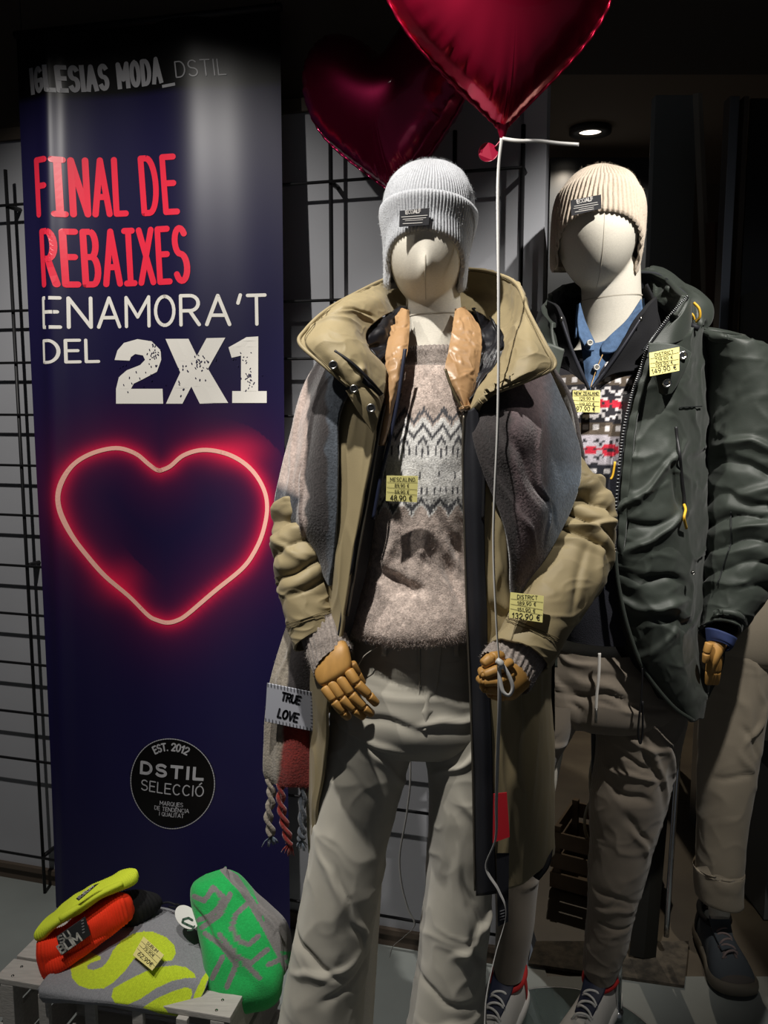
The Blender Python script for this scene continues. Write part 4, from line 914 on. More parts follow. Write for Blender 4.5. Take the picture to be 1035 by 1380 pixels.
# ================================================================ mannequin in the dark parka
mm = thing('mannequin', (0.45, 1.80, 0.0), 'linen covered faceless male mannequin inside the dark green parka', 'mannequin')
head = egg(P(804, 312, 1.815), 0.084, 0.104, 0.118, rotm(2, 0, -6), chin=0.20)
neck = loft_geo([(780, 350, 862, 350, 1.835, .056), (784, 392, 863, 392, 1.84, .058), (784, 430, 866, 425, 1.845, .060), (778, 465, 872, 460, 1.845, .062), (745, 500, 905, 495, 1.84, .07), (735, 560, 905, 560, 1.83, .085), (745, 720, 890, 720, 1.82, .09), (735, 880, 900, 880, 1.81, .095), (745, 940, 890, 940, 1.81, .09)], 48, 60)
v, f = join([head, neck]); bo = link('body', v, f, m_linen, mm); remesh(bo, 0.004, 5)
loft('neck_seam', [(783.5, 405, 864.5, 398, 1.842, .0592), (783.5, 406.4, 864.5, 399.4, 1.842, .0592)], 60, 2, m_seam, mm)
tube('face_seam', egg_line(P(804, 312, 1.815), 0.104, 0.118, rotm(2, 0, -6), -1.35, .2, None, .20), 0.0010, m_seam, mm, n=6)
bm_ = beanie('ribbed_beanie', 'beige wide ribbed beanie with black woven label above a faceless head', P(805, 312, 1.815), rotm(3, 3, -6), 0.093, 0.107, 0.130, 0.026, -0.080, 58, 0.0019, 'c4b5a3', 0.0030, 0.075, 5000, 'beige_rib_knit', halfw=74, dome=2.5, taper=0.13)
hat_label(bm_, [(769, 270), (810, 262), (810.5, 281), (770, 291)], (1.7005, 1.696, 1.6985, 1.702), [('ECOALF', 778, 274, 799, 270, 4.6, 1.3), ('', 774, 278, 805, 272.5, 0, .7), ('', 773, 281, 806, 275.3, 0, .7), ('', 780, 282.5, 800, 279, 0, .6), ('', 775, 285.8, 800, 281.5, 0, .7)])

# ---- denim shirt
m_den = mat('washed_denim', '4a6384', 0.85, bump=0.4, bscale=500, var=0.22, vscale=90)
ds = thing('denim_shirt', P(800, 872, 1.75), 'blue denim shirt buttoned under the patterned half zip jumper', 'shirt')
patch('placket', [[(781, 452, 1.752), (803, 462, 1.742), (838, 450, 1.752)], [(785, 480, 1.735), (800, 485, 1.722), (825, 480, 1.735)], [(788, 505, 1.722), (798, 508, 1.712), (812, 505, 1.722)], [(790, 530, 1.715), (796, 530, 1.705), (803, 530, 1.715)]], 40, 40, m_den, ds, disp=folds_fn([], base=.002, bs=30, seed=3), thick=.004)
patch('collar_leaf', swapcols([[(782, 408, 1.775), (779, 432, 1.745), (781, 452, 1.725)], [(789, 432, 1.762), (790, 452, 1.732), (792, 470, 1.715)], [(800, 457, 1.745), (802, 462, 1.728), (801, 472, 1.718)]]), 26, 26, m_den, ds, thick=.005)
patch('collar_leaf', swapcols([[(864, 402, 1.785), (866, 424, 1.750), (862, 446, 1.728)], [(845, 430, 1.765), (846, 446, 1.738), (840, 462, 1.718)], [(824, 450, 1.748), (822, 462, 1.730), (826, 474, 1.716)], [(812, 462, 1.742), (810, 468, 1.730), (811, 474, 1.722)]]), 30, 26, m_den, ds, thick=.005)
loft('neckband', [(778, 410, 868, 402, 1.845, .066), (776, 432, 870, 425, 1.845, .070), (775, 455, 872, 448, 1.845, .075)], 60, 10, m_den, ds, arc=(178, 362), solid=.003)
m_pearl = mat('white_button', 'e4e2dc', 0.3)
snap(795, 462, 1.712, .0062, ds, m_pearl, m2=m_pearl); snap(804, 495, 1.708, .0062, ds, m_pearl, m2=m_pearl)
tube('placket_stitch', [P(812, 478, 1.722), P(803, 500, 1.709), P(796, 522, 1.703)], .0009, mat('denim_thread', 'c9a36a', 0.8), ds, n=5, samples=14)
patch('shirt_tail', [[(806, 840, 1.722), (815, 840, 1.716), (826, 840, 1.722)], [(806, 858, 1.722), (815, 862, 1.716), (825, 860, 1.722)], [(812, 870, 1.724), (817, 875, 1.720), (822, 872, 1.724)]], 14, 14, m_den, ds, thick=.004)
# ---- patterned half zip jumper
m_jac = mat('jacquard_knit', rough=0.95, attr=True, bump=0.5, bscale=420, var=0.12, vscale=300, sheen=0.2)
jc = dict(k='26242a', b='5e5246', w='ddd8d8', r='c01f36', g='b7b0b8', n='1c1d28')
jc = {a_: np.array(lin(b_)) for a_, b_ in jc.items()}
JR = ["kkwwkkkkkkwwkkkk", "kwwkwkwkwwkwwkkk", "wwkkkwwwwkkkwwkw", "kkkkkkwwkkkkkkww", "kkkkkkkkkkkkkkkk", "kkkkkkkkkkkkkkkk", "bbbbbbbbbbbbbbbb", "bwwbbwwbbwwbbwwb", "bwwbbwwbbwwbbwwb", "bbbbbbbbbbbbbbbb", "kkkkkkkkkkkkkkkk", "kwkkkwwkkkkwkkkk", "wwwkwkkwwkwwwkkk", "kkkwwkkkkwwkkkwk", "kkwwkkkkkkkwwwwk", "kwwwwwkkkwwwwwkk", "rrkrrrrkrrrkrrrr", "rrrrkrrrrrrrrkrr", "rrkrrrrkrrrkrrrr", "kwwwwwkkkwwwwwkk", "kkwwkkkkkkkwwwwk", "kkkwwkkkkwwkkkwk", "wwwkwkkwwkwwwkkk", "kwkkkwwkkkkwkkkk", "kkkkkkkkkkkkkkkk", "bbbbbbbbbbbbbbbb", "bwwbbwwbbwwbbwwb", "bwwbbwwbbwwbbwwb", "bbbbbbbbbbbbbbbb", "bbbbbbbbbbbbbbbb", "gggggggggggggggg", "ggkggggggkggggkg", "gkkgkggkggkkgkkg", "gggkgrrrrgggkggg", "rrggrrrrrrggrrgg", "rkrrrkkkkrrrkrrr", "rrggrrrrrrggrrgg", "gggkgrrrrgggkggg", "gkkgkggkggkkgkkg", "ggkggggggkggggkg", "gggggggggggggggg"]
def jac(U, V, g):
    x, y = proj(g)
    ii = np.floor((x-796)/3.7).astype(int); ii = np.where(ii < 0, -1-ii, ii); jj = np.floor((y-483)/3.45-0.0008*(x-796)**2*.5).astype(int)
    o = np.broadcast_to(jc['k'], g.shape).copy()
    o[y > 626] = jc['n']
    for j, row in enumerate(JR):
        for i, ch in enumerate(row):
            if ch == 'k': continue
            o[(jj == j) & (ii % 16 == i)] = jc[ch]
    o[(np.abs(jj-43.5) < 1) & (ii % 5 < 2) & (y > 620)] = jc['w']
    return o
jt = thing('patterned_half_zip_jumper', P(805, 850, 1.8), 'black, brown and red patterned half zip jumper under the dark parka', 'jumper')
loft('body', [(752, 474, 868, 468, 1.83, .08), (725, 492, 905, 486, 1.83, .095), (715, 530, 908, 525, 1.825, .118), (715, 600, 905, 600, 1.82, .130), (722, 700, 898, 700, 1.815, .130), (728, 800, 895, 800, 1.81, .125), (735, 850, 890, 850, 1.81, .120)], 330, 220, m_jac, jt, col=jac, disp=folds_fn(rfolds(31, 6, (-.12, .12), (.1, .5), 80, 25, (.05, .1), (.012, .02), (.003, .005)), base=.003, bs=9, seed=2), arc=(-190, 170))
m_bk = mat('black_fine_knit', '121216', 0.92, bump=0.3, bscale=400)
loft('collar', [(742, 396, 872, 386, 1.85, .085), (736, 425, 884, 418, 1.845, .098), (732, 460, 892, 455, 1.84, .108), (730, 485, 898, 480, 1.835, .11)], 90, 30, m_bk, jt, arc=(158, 380), disp=folds_fn([], base=.004, bs=16, seed=6), solid=.006)
patch('collar_front', swapcols([[(738, 405, 1.79), (733, 445, 1.755), (735, 490, 1.728)], [(748, 412, 1.735), (750, 455, 1.712), (765, 500, 1.700)], [(757, 430, 1.705), (770, 470, 1.696), (791, 520, 1.690)]]), 34, 50, m_bk, jt, disp=folds_fn([], base=.003, bs=18, seed=1), thick=.008)
patch('collar_front', swapcols([[(862, 430, 1.705), (836, 470, 1.694), (799, 522, 1.690)], [(872, 415, 1.735), (858, 460, 1.710), (824, 505, 1.698)], [(884, 400, 1.79), (888, 455, 1.750), (862, 498, 1.712)]]), 34, 50, m_bk, jt, disp=folds_fn([], base=.003, bs=18, seed=4), thick=.008)
for pts in ([(756, 430, 1.702), (770, 470, 1.692), (784, 503, 1.688), (793, 524, 1.686)], [(863, 430, 1.702), (837, 470, 1.690), (815, 501, 1.688), (798, 524, 1.686)]):
    tube('zip', [P(*q) for q in pts], .0036, mat('zip_grey', '3a3b42', 0.35, metal=0.4), jt, n=8, samples=40)
    p0 = P(*pts[0]); tube('zip_stop', [p0+np.array((-.001, -.004, .004)), p0+np.array((.001, -.004, -.004))], .0022, m_metal, jt, n=6)

# ---- dark green parka
m_gr = mat('dark_green_shell', '2f352f', 0.55, bump=0.10, bscale=500, var=0.06, vscale=12, sheen=0.1)
m_gin = mat('dark_parka_lining', '16181a', 0.6)
dp = thing('padded_parka', (0.5, 1.8, 0.66), 'dark green padded parka hanging open on the male mannequin', 'parka')
gfold = [fold(.05, .30, -25, .09, .013, .012), fold(.03, .36, 20, .08, .013, -.010), fold(.08, .40, -12, .08, .014, .012), fold(.05, .48, 25, .10, .013, -.010), fold(.06, .54, 18, .09, .013, .011), fold(.04, .62, -20, .07, .012, .007), fold(.11, .33, 60, .07, .012, -.008), fold(.10, .58, 40, .07, .012, -.009), fold(.02, .2, 80, .12, .012, .005)]
fp = patch('front_panel', [[(876, 462, 1.672), (908, 450, 1.680), (942, 440, 1.730), (956, 444, 1.830), (968, 452, 1.900)], [(855, 525, 1.665), (890, 525, 1.655), (921, 525, 1.668), (948, 525, 1.775), (958, 525, 1.875)], [(842, 590, 1.663), (882, 590, 1.645), (916, 590, 1.655), (946, 592, 1.755), (956, 592, 1.855)], [(834, 660, 1.663), (876, 660, 1.640), (914, 660, 1.648), (948, 660, 1.748), (958, 660, 1.848)], [(830, 725, 1.663), (874, 725, 1.636), (914, 725, 1.642), (948, 725, 1.745), (958, 725, 1.845)], [(833, 785, 1.662), (876, 790, 1.633), (918, 785, 1.640), (948, 785, 1.745), (958, 785, 1.845)], [(846, 845, 1.660), (884, 848, 1.633), (922, 845, 1.642), (948, 845, 1.745), (958, 845, 1.845)], [(868, 902, 1.660), (896, 904, 1.637), (926, 900, 1.648), (948, 895, 1.740), (958, 895, 1.840)], [(905, 950, 1.664), (918, 948, 1.655), (934, 944, 1.662), (952, 935, 1.700), (956, 935, 1.720)], [(930, 972, 1.680), (934, 972, 1.677), (937, 971, 1.679), (941, 968, 1.690), (945, 968, 1.710)]], 110, 240, m_gr, dp, disp=folds_fn(gfold, base=.005, bs=8, seed=4, fine=.0006, crease=.005, cs_=9, cst=(1, 1, 1.5)), thick=.008)
patch('front_panel', [[(760, 470, 1.675), (735, 462, 1.69), (712, 470, 1.74)], [(745, 560, 1.67), (722, 560, 1.672), (700, 560, 1.73)], [(742, 700, 1.668), (718, 700, 1.665), (694, 700, 1.72)], [(748, 820, 1.668), (722, 820, 1.665), (694, 820, 1.72)], [(752, 900, 1.67), (724, 900, 1.67), (694, 900, 1.72)]], 50, 100, m_gr, dp, disp=folds_fn([], base=.006, bs=8, seed=8), thick=.012)
loft('back_panel', [(730, 452, 945, 438, 1.88, .10), (702, 490, 965, 480, 1.87, .13), (694, 600, 966, 600, 1.86, .145), (690, 740, 970, 740, 1.85, .15), (690, 880, 974, 880, 1.85, .15), (696, 935, 955, 938, 1.85, .145)], 110, 70, m_gr, dp, arc=(175, 366), disp=folds_fn([], base=.007, bs=7, seed=1), solid=.01)
patch('lining', [[(852, 530, 1.676), (842, 535, 1.70), (836, 545, 1.73)], [(838, 620, 1.674), (828, 625, 1.70), (818, 630, 1.735)], [(829, 720, 1.674), (818, 720, 1.70), (806, 720, 1.735)], [(836, 800, 1.674), (824, 800, 1.70), (808, 800, 1.735)], [(858, 880, 1.672), (842, 882, 1.70), (824, 884, 1.735)], [(900, 945, 1.674), (885, 940, 1.70), (868, 930, 1.735)]], 24, 90, m_gin, dp, disp=folds_fn([], base=.005, bs=12, seed=4), thick=.004)
# front facing edge with the zip
ze = [(927, 401, 1.700), (905, 425, 1.682), (884, 452, 1.668), (874, 468, 1.660), (863, 502, 1.656), (852, 535, 1.652), (842, 580, 1.652), (836, 630, 1.652), (831, 690, 1.652), (829, 740, 1.652)]
zp = catmull(np.array([P(*q) for q in ze]), 110)
tube('zip', zp, .0026, m_tape, dp, n=6)
geo = []
for i in range(0, 110):
    a_ = zp[i]; t_ = zp[min(i+1, 109)]-zp[max(i-1, 0)]; t_ /= np.linalg.norm(t_); s_ = np.cross(t_, (0, -1, 0)); s_ /= np.linalg.norm(s_)
    geo.append(tube_geo([a_-s_*.0005+np.array((0, -.0022, 0)), a_+s_*.0055+np.array((0, -.0022, 0))], .0013, 5))
v, f = join(geo); link('zip_teeth', v, f, mat('zip_teeth_steel', '7d7f80', 0.35, metal=0.8), dp, kind='stuff')
patch('zip_guard', swapcols([[(870, 480, 1.660), (848, 560, 1.656), (838, 640, 1.656), (833, 720, 1.656), (832, 745, 1.657)], [(878, 482, 1.654), (858, 560, 1.646), (849, 640, 1.646), (842, 720, 1.647), (838, 748, 1.650)]]), 8, 80, m_gr, dp, disp=lambda U, V, g: .002*np.abs(np.sin(V*90)), thick=.008)
# collar and hood
col_ = [[(905, 425, 1.684), (890, 446, 1.675), (876, 466, 1.664)], [(927, 400, 1.700), (918, 430, 1.688), (910, 462, 1.672)], [(932, 402, 1.74), (935, 425, 1.74), (938, 448, 1.745)], [(915, 386, 1.82), (930, 412, 1.835), (945, 440, 1.85)], [(880, 364, 1.90), (888, 395, 1.925), (895, 435, 1.95)], [(820, 372, 1.94), (820, 400, 1.97), (820, 440, 1.985)], [(766, 382, 1.90), (756, 405, 1.93), (745, 450, 1.95)], [(738, 402, 1.83), (724, 425, 1.84), (712, 462, 1.84)], [(730, 418, 1.76), (722, 445, 1.75), (722, 475, 1.735)], [(742, 435, 1.715), (745, 455, 1.705), (752, 478, 1.69)]]
patch('collar', swapcols(col_), 180, 44, m_gr, dp, disp=folds_fn(rfolds(8, 16, (0, .8), (0, .1), 80, 30, (.02, .04), (.006, .01), (.003, .006)), base=.004, bs=14, seed=4), thick=.012)
patch('collar_lining', swapcols([[(a_[0][0]*.97+805*.03, a_[0][1]+3, a_[0][2]*.9+1.84*.1), (a_[1][0]*.90+805*.10, a_[1][1]+2, a_[1][2]*.85+1.84*.15), (a_[2][0]*.84+805*.16, a_[2][1]+6, a_[2][2]*.8+1.84*.2)] for a_ in col_]), 160, 30, mat('grey_fleece', '2e3034', 0.95, bump=0.3, bscale=300), dp, disp=folds_fn([], base=.004, bs=20, seed=7), thick=.006)
loft('hood', [(868, 362, 880, 385, 1.95, .02), (882, 362, 895, 400, 1.93, .035), (905, 374, 912, 420, 1.89, .042), (928, 386, 928, 436, 1.84, .044), (946, 402, 936, 444, 1.79, .036), (952, 425, 940, 446, 1.765, .02), (950, 438, 944, 448, 1.76, .006)], 60, 80, m_gr, dp, disp=folds_fn(rfolds(18, 14, (-.06, .06), (.02, .16), 70, 40, (.02, .05), (.006, .010), (.004, .007)), base=.004, bs=18, seed=3))
m_yel = mat('yellow_cord', 'd8a92a', 0.6)
tube('hood_drawcord', [P(935, 408, 1.722), P(942, 416, 1.716), P(943, 427, 1.718), P(938, 434, 1.726)], .0028, m_yel, dp, n=8, samples=24)
tube('hood_drawcord', [P(929, 420, 1.728), P(934, 425, 1.724), P(936, 431, 1.726)], .0022, m_yel, dp, n=8, samples=14)
tube('cord_stopper', [P(930, 438, 1.722), P(942, 443, 1.716)], .006, m_tape, dp, n=8)
fl_ = [[(874, 462, 1.640), (876, 490, 1.634), (888, 530, 1.636)], [(893, 462, 1.636), (895, 492, 1.628), (897, 533, 1.630)], [(916, 466, 1.636), (915, 492, 1.626), (905, 530, 1.628)], [(934, 475, 1.648), (926, 494, 1.636), (912, 521, 1.633)]]
patch('storm_flap', swapcols(fl_), 36, 36, m_gr, dp, disp=folds_fn([], base=.0025, bs=20, seed=5), thick=.008)
snap(920.5, 479, 1.627, .0085, dp, mat('bright_stud', 'd2d2d0', 0.25, metal=1.0)); snap(899, 516.5, 1.620, .0085, dp, MATS['bright_stud'])
tube('chest_zip', on_surface(fp, [(911, 575), (913, 592), (916, 612), (918, 632), (920, 652), (922, 668), (923, 684)], .0005, 3), .0030, MATS['zip_black'], dp, n=8, samples=40)
tube('zip_pull', on_surface(fp, [(922, 680), (924, 687), (922, 698), (925, 712)], .004, 5), .0026, m_yel, dp, n=8, samples=24)
tube('yoke_seam', on_surface(fp, [(916+3*k_, 549-k_*.15) for k_ in range(11)], .0002, 3), .0011, m_gin, dp, n=5, samples=30)
snap(934, 772, 1.638, .0035, dp); snap(829, 741, 1.648, .0035, dp)
tube('inner_zip_pull', [P(829, 622, 1.655), P(826, 640, 1.655), P(823, 646, 1.655)], .0022, m_yel, dp, n=6, samples=10)
tube('hem_binding', [P(829, 742, 1.655), P(833, 785, 1.654), P(846, 845, 1.652), P(868, 902, 1.652), P(905, 950, 1.656), P(934, 971, 1.672)], .0040, m_gr, dp, n=8, samples=60)
patch('vent_lining', [[(936, 972, 1.70), (945, 950, 1.71), (955, 935, 1.715)], [(935, 950, 1.72), (945, 925, 1.73), (960, 905, 1.735)], [(940, 920, 1.735), (950, 900, 1.74), (965, 880, 1.745)]], 16, 20, mat('grey_lining', '6b6a66', 0.7), dp, thick=.003)
# sleeve, hand pushed into the pocket
slM = loft('sleeve', [(936, 440, 1000, 452, 1.800, .050), (944, 456, 1024, 466, 1.803, .078), (954, 500, 1046, 500, 1.80, .088), (957, 590, 1062, 585, 1.79, .090), (957, 650, 1066, 648, 1.78, .088), (955, 705, 1062, 715, 1.77, .086), (953, 755, 1046, 775, 1.75, .078), (950, 800, 1022, 818, 1.73, .068), (950, 830, 1000, 846, 1.712, .054), (952, 838, 990, 859, 1.70, .046)], 150, 220, m_gr, dp, disp=folds_fn([fold(.0, .26, 5, .1, .014, .012), fold(-.04, .30, 18, .08, .013, -.010), fold(.02, .34, -15, .09, .013, .010), fold(-.02, .38, 20, .08, .012, -.010), fold(0, .42, -20, .08, .012, .009)], base=.006, bs=9, seed=31, puff=[(.060, .018, .3, .34, .58, .4)], fine=.0006, crease=.004, cs_=9, cst=(1, 1, 1.8)), solid=.006)
tube('sleeve_seam', on_surface(slM, [(985, 690+5*k_) for k_ in range(9)]+[(984-2*k_, 735+6*k_) for k_ in range(10)], .0002, 3), .0011, m_gin, dp, n=5, samples=50)
loft('sleeve', [(740, 455, 705, 455, 1.87, .055), (712, 490, 660, 500, 1.86, .065), (695, 580, 640, 590, 1.86, .07), (690, 700, 632, 700, 1.86, .068), (690, 800, 640, 800, 1.85, .06), (692, 850, 650, 850, 1.84, .05)], 60, 80, m_gr, dp, disp=folds_fn([], base=.006, bs=9, seed=21), solid=.006)
loft('shirt_cuff', [(953, 846, 990, 862, 1.70, .036), (955, 858, 984, 874, 1.695, .032), (957, 864, 980, 878, 1.692, .028)], 40, 12, mat('navy_cuff', '27345c', 0.8, var=.2, vscale=50), ds, solid=.003)
hp_ = loft('hand', [(956, 858, 980, 868, 1.70, .020), (955, 870, 974, 878, 1.692, .020), (953, 885, 968, 888, 1.69, .018), (951, 905, 962, 905, 1.70, .012)], 30, 20, m_wood, mm, caps=True)
hp_['label'] = 'wooden hand pushed into the parka pocket'
finger([P(956, 866, 1.672), P(952, 880, 1.672), P(950, 893, 1.678)], [.0085, .008, .006], hp_, 'thumb')
for k_ in range(4): finger([P(958+k_*4, 884, 1.688), P(955+k_*4, 905, 1.696), P(953+k_*4, 922, 1.71)], [.0075, .007, .006], hp_)

price_tag([(772, 526), (809, 526), (808.5, 556), (771.5, 555)], (1.678, 1.678, 1.674, 1.674), 'yellow price tag reading 97,90 pinned to the patterned jumper',
  [('NEW ZEALAND', 774, 532, 807, 532, 4, .7), ('129,90 \u20ac', 781, 539, 801, 539, 4, .65), ('119,90 \u20ac', 781, 546.5, 801, 546.7, 4, .65), ('97,90 \u20ac', 777, 553.5, 802, 554, 5.8, 1.05)])
price_tag([(875, 475.5), (915.5, 467.5), (915.5, 499.5), (876, 507)], (1.616, 1.610, 1.604, 1.608), 'yellow price tag reading 149,90 pinned to the dark parka flap',
  [('DISTRICT', 883, 480.5, 908, 476, 4.3, .75), ('219,90 \u20ac', 884, 487.5, 907, 483.2, 4.3, .7), ('199,90 \u20ac', 884, 494.5, 907, 490, 4.3, .7), ('149,90 \u20ac', 879, 504, 912, 497.5, 6.4, 1.1)])

# ================================================================ corduroy joggers
m_jog = mat('beige_corduroy', '857a6c', 0.9, bump=0.4, bscale=260, wave='X', var=0.08, vscale=14, sheen=0.2)
jg = thing('drawstring_joggers', (0.42, 1.80, 0.1), 'beige corduroy joggers with white drawstring below the dark parka', 'joggers')
loft('seat', [(742, 868, 880, 866, 1.80, .105), (735, 890, 895, 888, 1.80, .115), (718, 930, 918, 930, 1.80, .122), (715, 955, 925, 960, 1.795, .115), (735, 968, 900, 975, 1.795, .08)], 140, 50, m_jog, jg, disp=folds_fn(rfolds(4, 12, (-.15, .15), (.0, .14), 20, 30, (.04, .08), (.008, .012), (.003, .006)), base=.003, bs=9, seed=3))
jf = [fold(-.03, .06, 15, .06, .009, .006), fold(-.035, .10, 20, .05, .008, -.005), fold(-.03, .13, 10, .06, .008, .006), fold(-.03, .17, 18, .05, .008, -.005), fold(.02, .05, 55, .12, .010, .006), fold(.0, .09, 58, .12, .009, -.005), fold(.03, .12, 60, .1, .009, .005), fold(.01, .25, 50, .05, .010, -.006), fold(.02, .28, 60, .05, .009, .006), fold(-.01, .42, 10, .05, .006, -.004), fold(-.01, .45, -8, .05, .006, .004), fold(0, .48, 6, .05, .006, -.004)]
loft('leg', [(790, 940, 926, 955, 1.79, .094), (803, 985, 920, 990, 1.785, .092), (803, 1025, 910, 1032, 1.782, .086), (796, 1090, 894, 1092, 1.78, .078), (794, 1150, 876, 1152, 1.778, .070), (793, 1213, 858, 1215, 1.778, .060), (790, 1265, 847, 1266, 1.779, .052), (787, 1300, 836, 1298, 1.78, .044), (789, 1317, 830, 1312, 1.78, .040)], 130, 200, m_jog, jg, disp=folds_fn(jf, base=.002, bs=9, seed=5, crease=.0025, cs_=12, cst=(1, 1, 1.3)))
loft('leg', [(700, 935, 800, 940, 1.79, .090), (684, 985, 772, 985, 1.785, .088), (674, 1040, 745, 1035, 1.782, .080), (672, 1100, 737, 1100, 1.78, .074), (669, 1200, 724, 1200, 1.778, .060), (667, 1265, 716, 1265, 1.779, .050), (664, 1312, 704, 1312, 1.78, .040)], 110, 140, m_jog, jg, disp=folds_fn(rfolds(6, 10, (-.05, .05), (.05, .5), 20, 30, (.03, .06), (.006, .01), (.003, .005)), base=.003, bs=9, seed=6))
ribbon('drawstring', [P(808, 880, 1.675), P(807, 910, 1.672), P(804, 940, 1.672), P(803, 970, 1.674)], .006, mat('white_cord', 'cfcbc4', 0.7), jg, 30)
tube('drawstring_tip', [P(803.5, 955, 1.670), P(803, 974, 1.672)], .0028, m_metal, jg, n=8)
tube('zip_cord', [P(866, 900, 1.650), P(864, 940, 1.655), P(860, 985, 1.662), P(863, 1002, 1.664), P(866, 985, 1.662), P(866, 945, 1.655)], .0022, MATS['zip_black'], jg, n=6, samples=40)
for (x0, x1, a1, b1) in ((715, 775, 672, 698), (815, 880, 796, 824)):
    loft('leg', [(x0, 930, x1, 930, 1.80, .06), ((x0+a1)//2, 1120, (x1+b1)//2, 1120, 1.785, .045), (a1, 1310, b1, 1310, 1.785, .028), (a1+2, 1345, b1-2, 1345, 1.79, .026)], 24, 20, m_linen, mm, caps=True)
# round glass base and rod
gb = thing('mannequin_stand', (0.42, 1.72, 0), 'round glass mannequin base with chrome rod beside the white sneakers', 'stand')
cb = ray_plane(770, 1420, (0, 0, .004), np.array((0, 0, 1.0)))
tha = np.linspace(0, 2*math.pi, 72, endpoint=False)
g = np.stack([np.stack([cb[0]+r_*np.cos(tha), cb[1]+r_*np.sin(tha), np.full(72, z_)], -1) for r_, z_ in ((.001, .001), (.205, .001), (.207, .004), (.205, .008), (.001, .008))])
grid_obj('glass_disc', g, mat('base_glass', 'b8c8c6', 0.06, trans=0.85, ior=1.45), gb, True)
tube('rim', [(cb[0]+.208*math.cos(t_), cb[1]+.208*math.sin(t_), .0045) for t_ in np.linspace(0, 2*math.pi, 73)], .0032, mat('steel_rim', '6e7072', 0.4, metal=0.8), gb, n=6)
rb = P(833, 1380, 1.80); rb = ray_plane(832, 1372, (0, 0, .01), np.array((0, 0, 1.0)))
tube('rod', [rb, rb+np.array((0, .004, .20))], .0075, mat('chrome_rail'), gb, n=14)
tube('rod_collar', [rb+np.array((0, 0, -.004)), rb+np.array((0, 0, .018))], .013, mat('chrome_rail'), gb, n=16)

